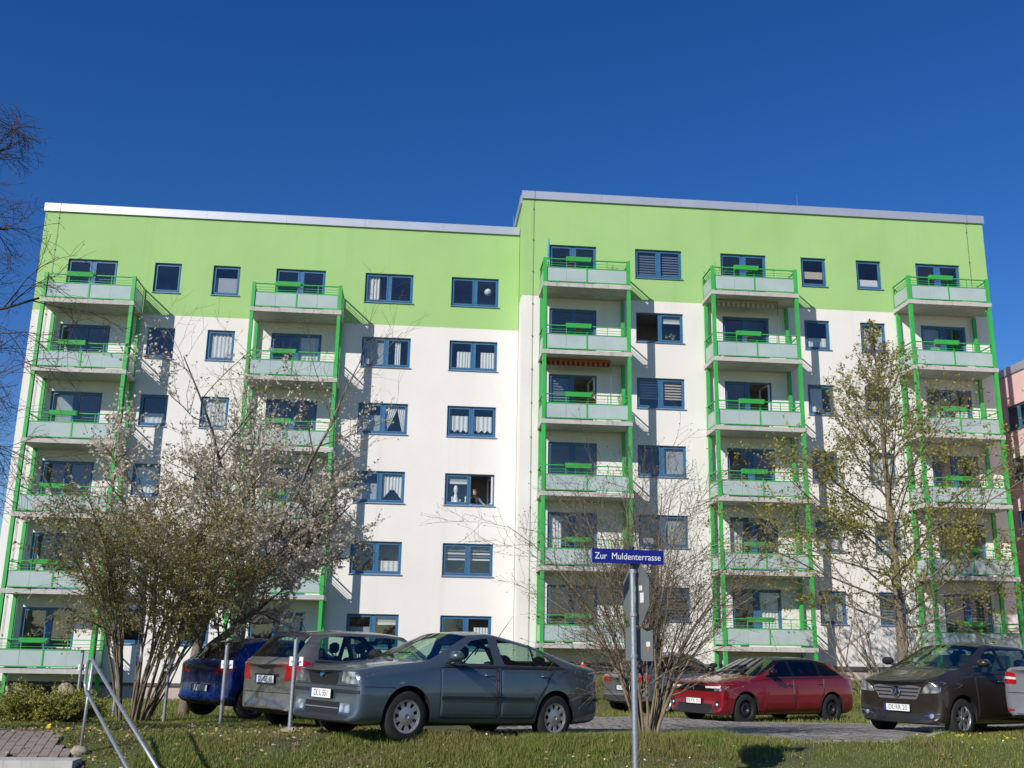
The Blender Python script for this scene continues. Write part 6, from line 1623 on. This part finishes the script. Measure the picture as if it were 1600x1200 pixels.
# ------------------------------------------------------------------ grass, litter, flowers
STEP = [(-6.3, -30), (-3.8, -30), (-3.8, -27.8), (-6.3, -27.8)]
def mat_grass():
    t = NT('grass_blade'); g = t.n('ShaderNodeNewGeometry')
    c = t.ramp(g.outputs['Random Per Island'], [(0, (.10, .15, .026, 1)), (.4, (.17, .23, .038, 1)), (.72, (.26, .30, .058, 1)), (.9, (.36, .30, .11, 1)), (1, (.50, .39, .20, 1))])
    d = t.noise(.55, 5, .65, t.pos(), .6)
    c = t.mix(t.ramp(d, [(.5, (0, 0, 0, 1)), (.68, (.6, .6, .6, 1))]), c, (.30, .22, .10, 1))
    b = t.bsdf(c, .55, 0, None, Specular_IOR_Level=.3); tr = t.n('ShaderNodeBsdfTranslucent'); t.l(c, tr.inputs[0])
    mx = t.n('ShaderNodeMixShader'); mx.inputs[0].default_value = .35; t.l(b.outputs[0], mx.inputs[1]); t.l(tr.outputs[0], mx.inputs[2])
    return t.done(mx)
M['grass_blade'] = mat_grass()
def blades(name, regions, seed):
    g = np.random.default_rng(seed); cs = []
    for (x0, x1, y0, y1, n, h, wd) in regions:
        x = g.uniform(x0, x1, n); y = g.uniform(y0, y1, n)
        patch = np.sin(x * 1.9 + 1.3 * np.sin(y * 1.1)) + np.sin(y * 2.3 + 1.7 * np.sin(x * .8)) + .8 * np.sin(x * 4.7 - y * 3.9)
        keep = ~inside(LANE, x, y) & ~inside(LAND, x, y) & ~inside(STEP, x, y) & (patch > g.normal(-1.6, .8, n))
        x, y, patch = x[keep], y[keep], patch[keep]; n = len(x)
        z = gz(x, y); hh = h * g.uniform(.45, 1.25, n) * (1 + .22 * np.clip(patch, -1, 2)); a = g.uniform(0, 2 * np.pi, n); ln = g.uniform(.1, .75, n) * hh; la = g.uniform(0, 2 * np.pi, n)
        b0 = np.stack([x - wd / 2 * np.cos(a), y - wd / 2 * np.sin(a), z - .01], 1); b1 = np.stack([x + wd / 2 * np.cos(a), y + wd / 2 * np.sin(a), z - .01], 1)
        mx_ = np.stack([x + .35 * ln * np.cos(la), y + .35 * ln * np.sin(la), z + hh * .6], 1); dm = np.stack([wd * .35 * np.cos(a), wd * .35 * np.sin(a), 0 * a], 1)
        tp = np.stack([x + ln * np.cos(la), y + ln * np.sin(la), z + hh], 1)
        cs.append(np.stack([b0, b1, mx_ + dm, tp, mx_ - dm], 1).reshape(-1, 5, 3))
    co = np.concatenate(cs); n = len(co); b = np.arange(n)[:, None, None] * 5
    tri = (b + np.array([(0, 1, 2), (0, 2, 4), (4, 2, 3)])[None]).reshape(-1, 3)
    o = link(name, np_mesh(name, co.reshape(-1, 3), tri, 'grass_blade')); o['kind'] = 'stuff'; return o
blades('grass', [(-7.5, 9.5, -29.8, -26.2, 210000, .026, .006), (-8, 0, -26.2, -20, 80000, .045, .008), (-12, 4, -20, -8, 50000, .09, .014), (6, 14, -28, -20.5, 55000, .070, .008),
                 (4, 22, -19, -8, 60000, .085, .014), (3, 26, -8, -1.3, 40000, .11, .02), (-17, 4, -8, 0, 40000, .10, .02), (1.5, 5.6, -27.6, -25.2, 26000, .095, .007), (-3.2, 2.5, -28.2, -26.8, 26000, .085, .007)], 1)
def litter():
    g = np.random.default_rng(8); n = 9000; x = g.uniform(-7.5, 6, n); y = g.uniform(-29.6, -24, n)
    w_ = np.exp(-((x + 3) / 3.2) ** 2) * .8 + .10; keep = (g.uniform(0, 1, n) < w_) & ~inside(LANE, x, y) & ~inside(STEP, x, y); x, y = x[keep], y[keep]
    P = np.stack([x, y, gz(x, y) + g.uniform(.01, .05, len(x))], 1); d = g.normal(0, 1, P.shape); d[:, 2] *= .25
    co, q = leaf_quads(P, .05, .028, g, axis=d * 2, spread=.3)
    M['dead_leaf'] = mat_leaf('dead_leaf', [(0, (.16, .09, .05, 1)), (.5, (.30, .20, .12, 1)), (1, (.50, .40, .28, 1))], .8, .1)
    o = link('leaf_litter', np_mesh('leaf_litter', co, q, 'dead_leaf')); o['kind'] = 'stuff'
litter()
def flowers(name, spots, mat, r, seed, lift):
    g = np.random.default_rng(seed); b = MB()
    for (cx, cy, sx, sy, n) in spots:
        for i in range(n):
            x, y = g.normal(cx, sx), g.normal(cy, sy)
            if inside(LANE, [x], [y])[0] or inside(LAND, [x], [y])[0]: continue
            z = ground(x, y); h = lift * g.uniform(.6, 1.3); rr = r * g.uniform(.7, 1.25); tx_, ty_ = g.normal(0, .35, 2)
            b.tube([(x, y, z), (x + .01, y, z + h)], .002, 3, 1, False); k = 9; vs = [(x + .01, y, z + h + .006)]
            for j in range(2 * k):
                a = math.pi * j / k; q = rr if j % 2 == 0 else rr * .72; vs.append((x + .01 + q * math.cos(a), y + q * math.sin(a), z + h + tx_ * q * math.cos(a) + ty_ * q * math.sin(a) + .012))
            b.add(vs, [(0, 1 + j, 1 + (j + 1) % (2 * k)) for j in range(2 * k)], 0)
    o = b.build(name, [mat, 'leaf_green']); o['kind'] = 'stuff'
M['yellow'] = simple('yellow', (.72, .50, .02), .6, 0, .12, 30); M['daisy'] = simple('daisy', (.78, .78, .75), .6, 0, .05, 30)
flowers('dandelions', [(7.4, -26.2, .8, .5, 46), (8.6, -25.0, .7, .5, 30), (-4.75, -26.7, .25, .35, 16), (-4.2, -27.25, .15, .2, 14), (-4.6, -26.2, .6, .3, 10), (5, -28, 3, .7, 16), (0, -28.3, 3, .5, 8), (-4, -26.4, .5, .5, 5), (7.5, -27.6, 1.0, .6, 10)], 'yellow', .022, 3, .075)
flowers('daisies', [(4, -28.1, 3.5, .6, 46), (7.6, -27.3, 1.5, .8, 26), (-2, -27.8, 2, .6, 14)], 'daisy', .012, 6, .06)
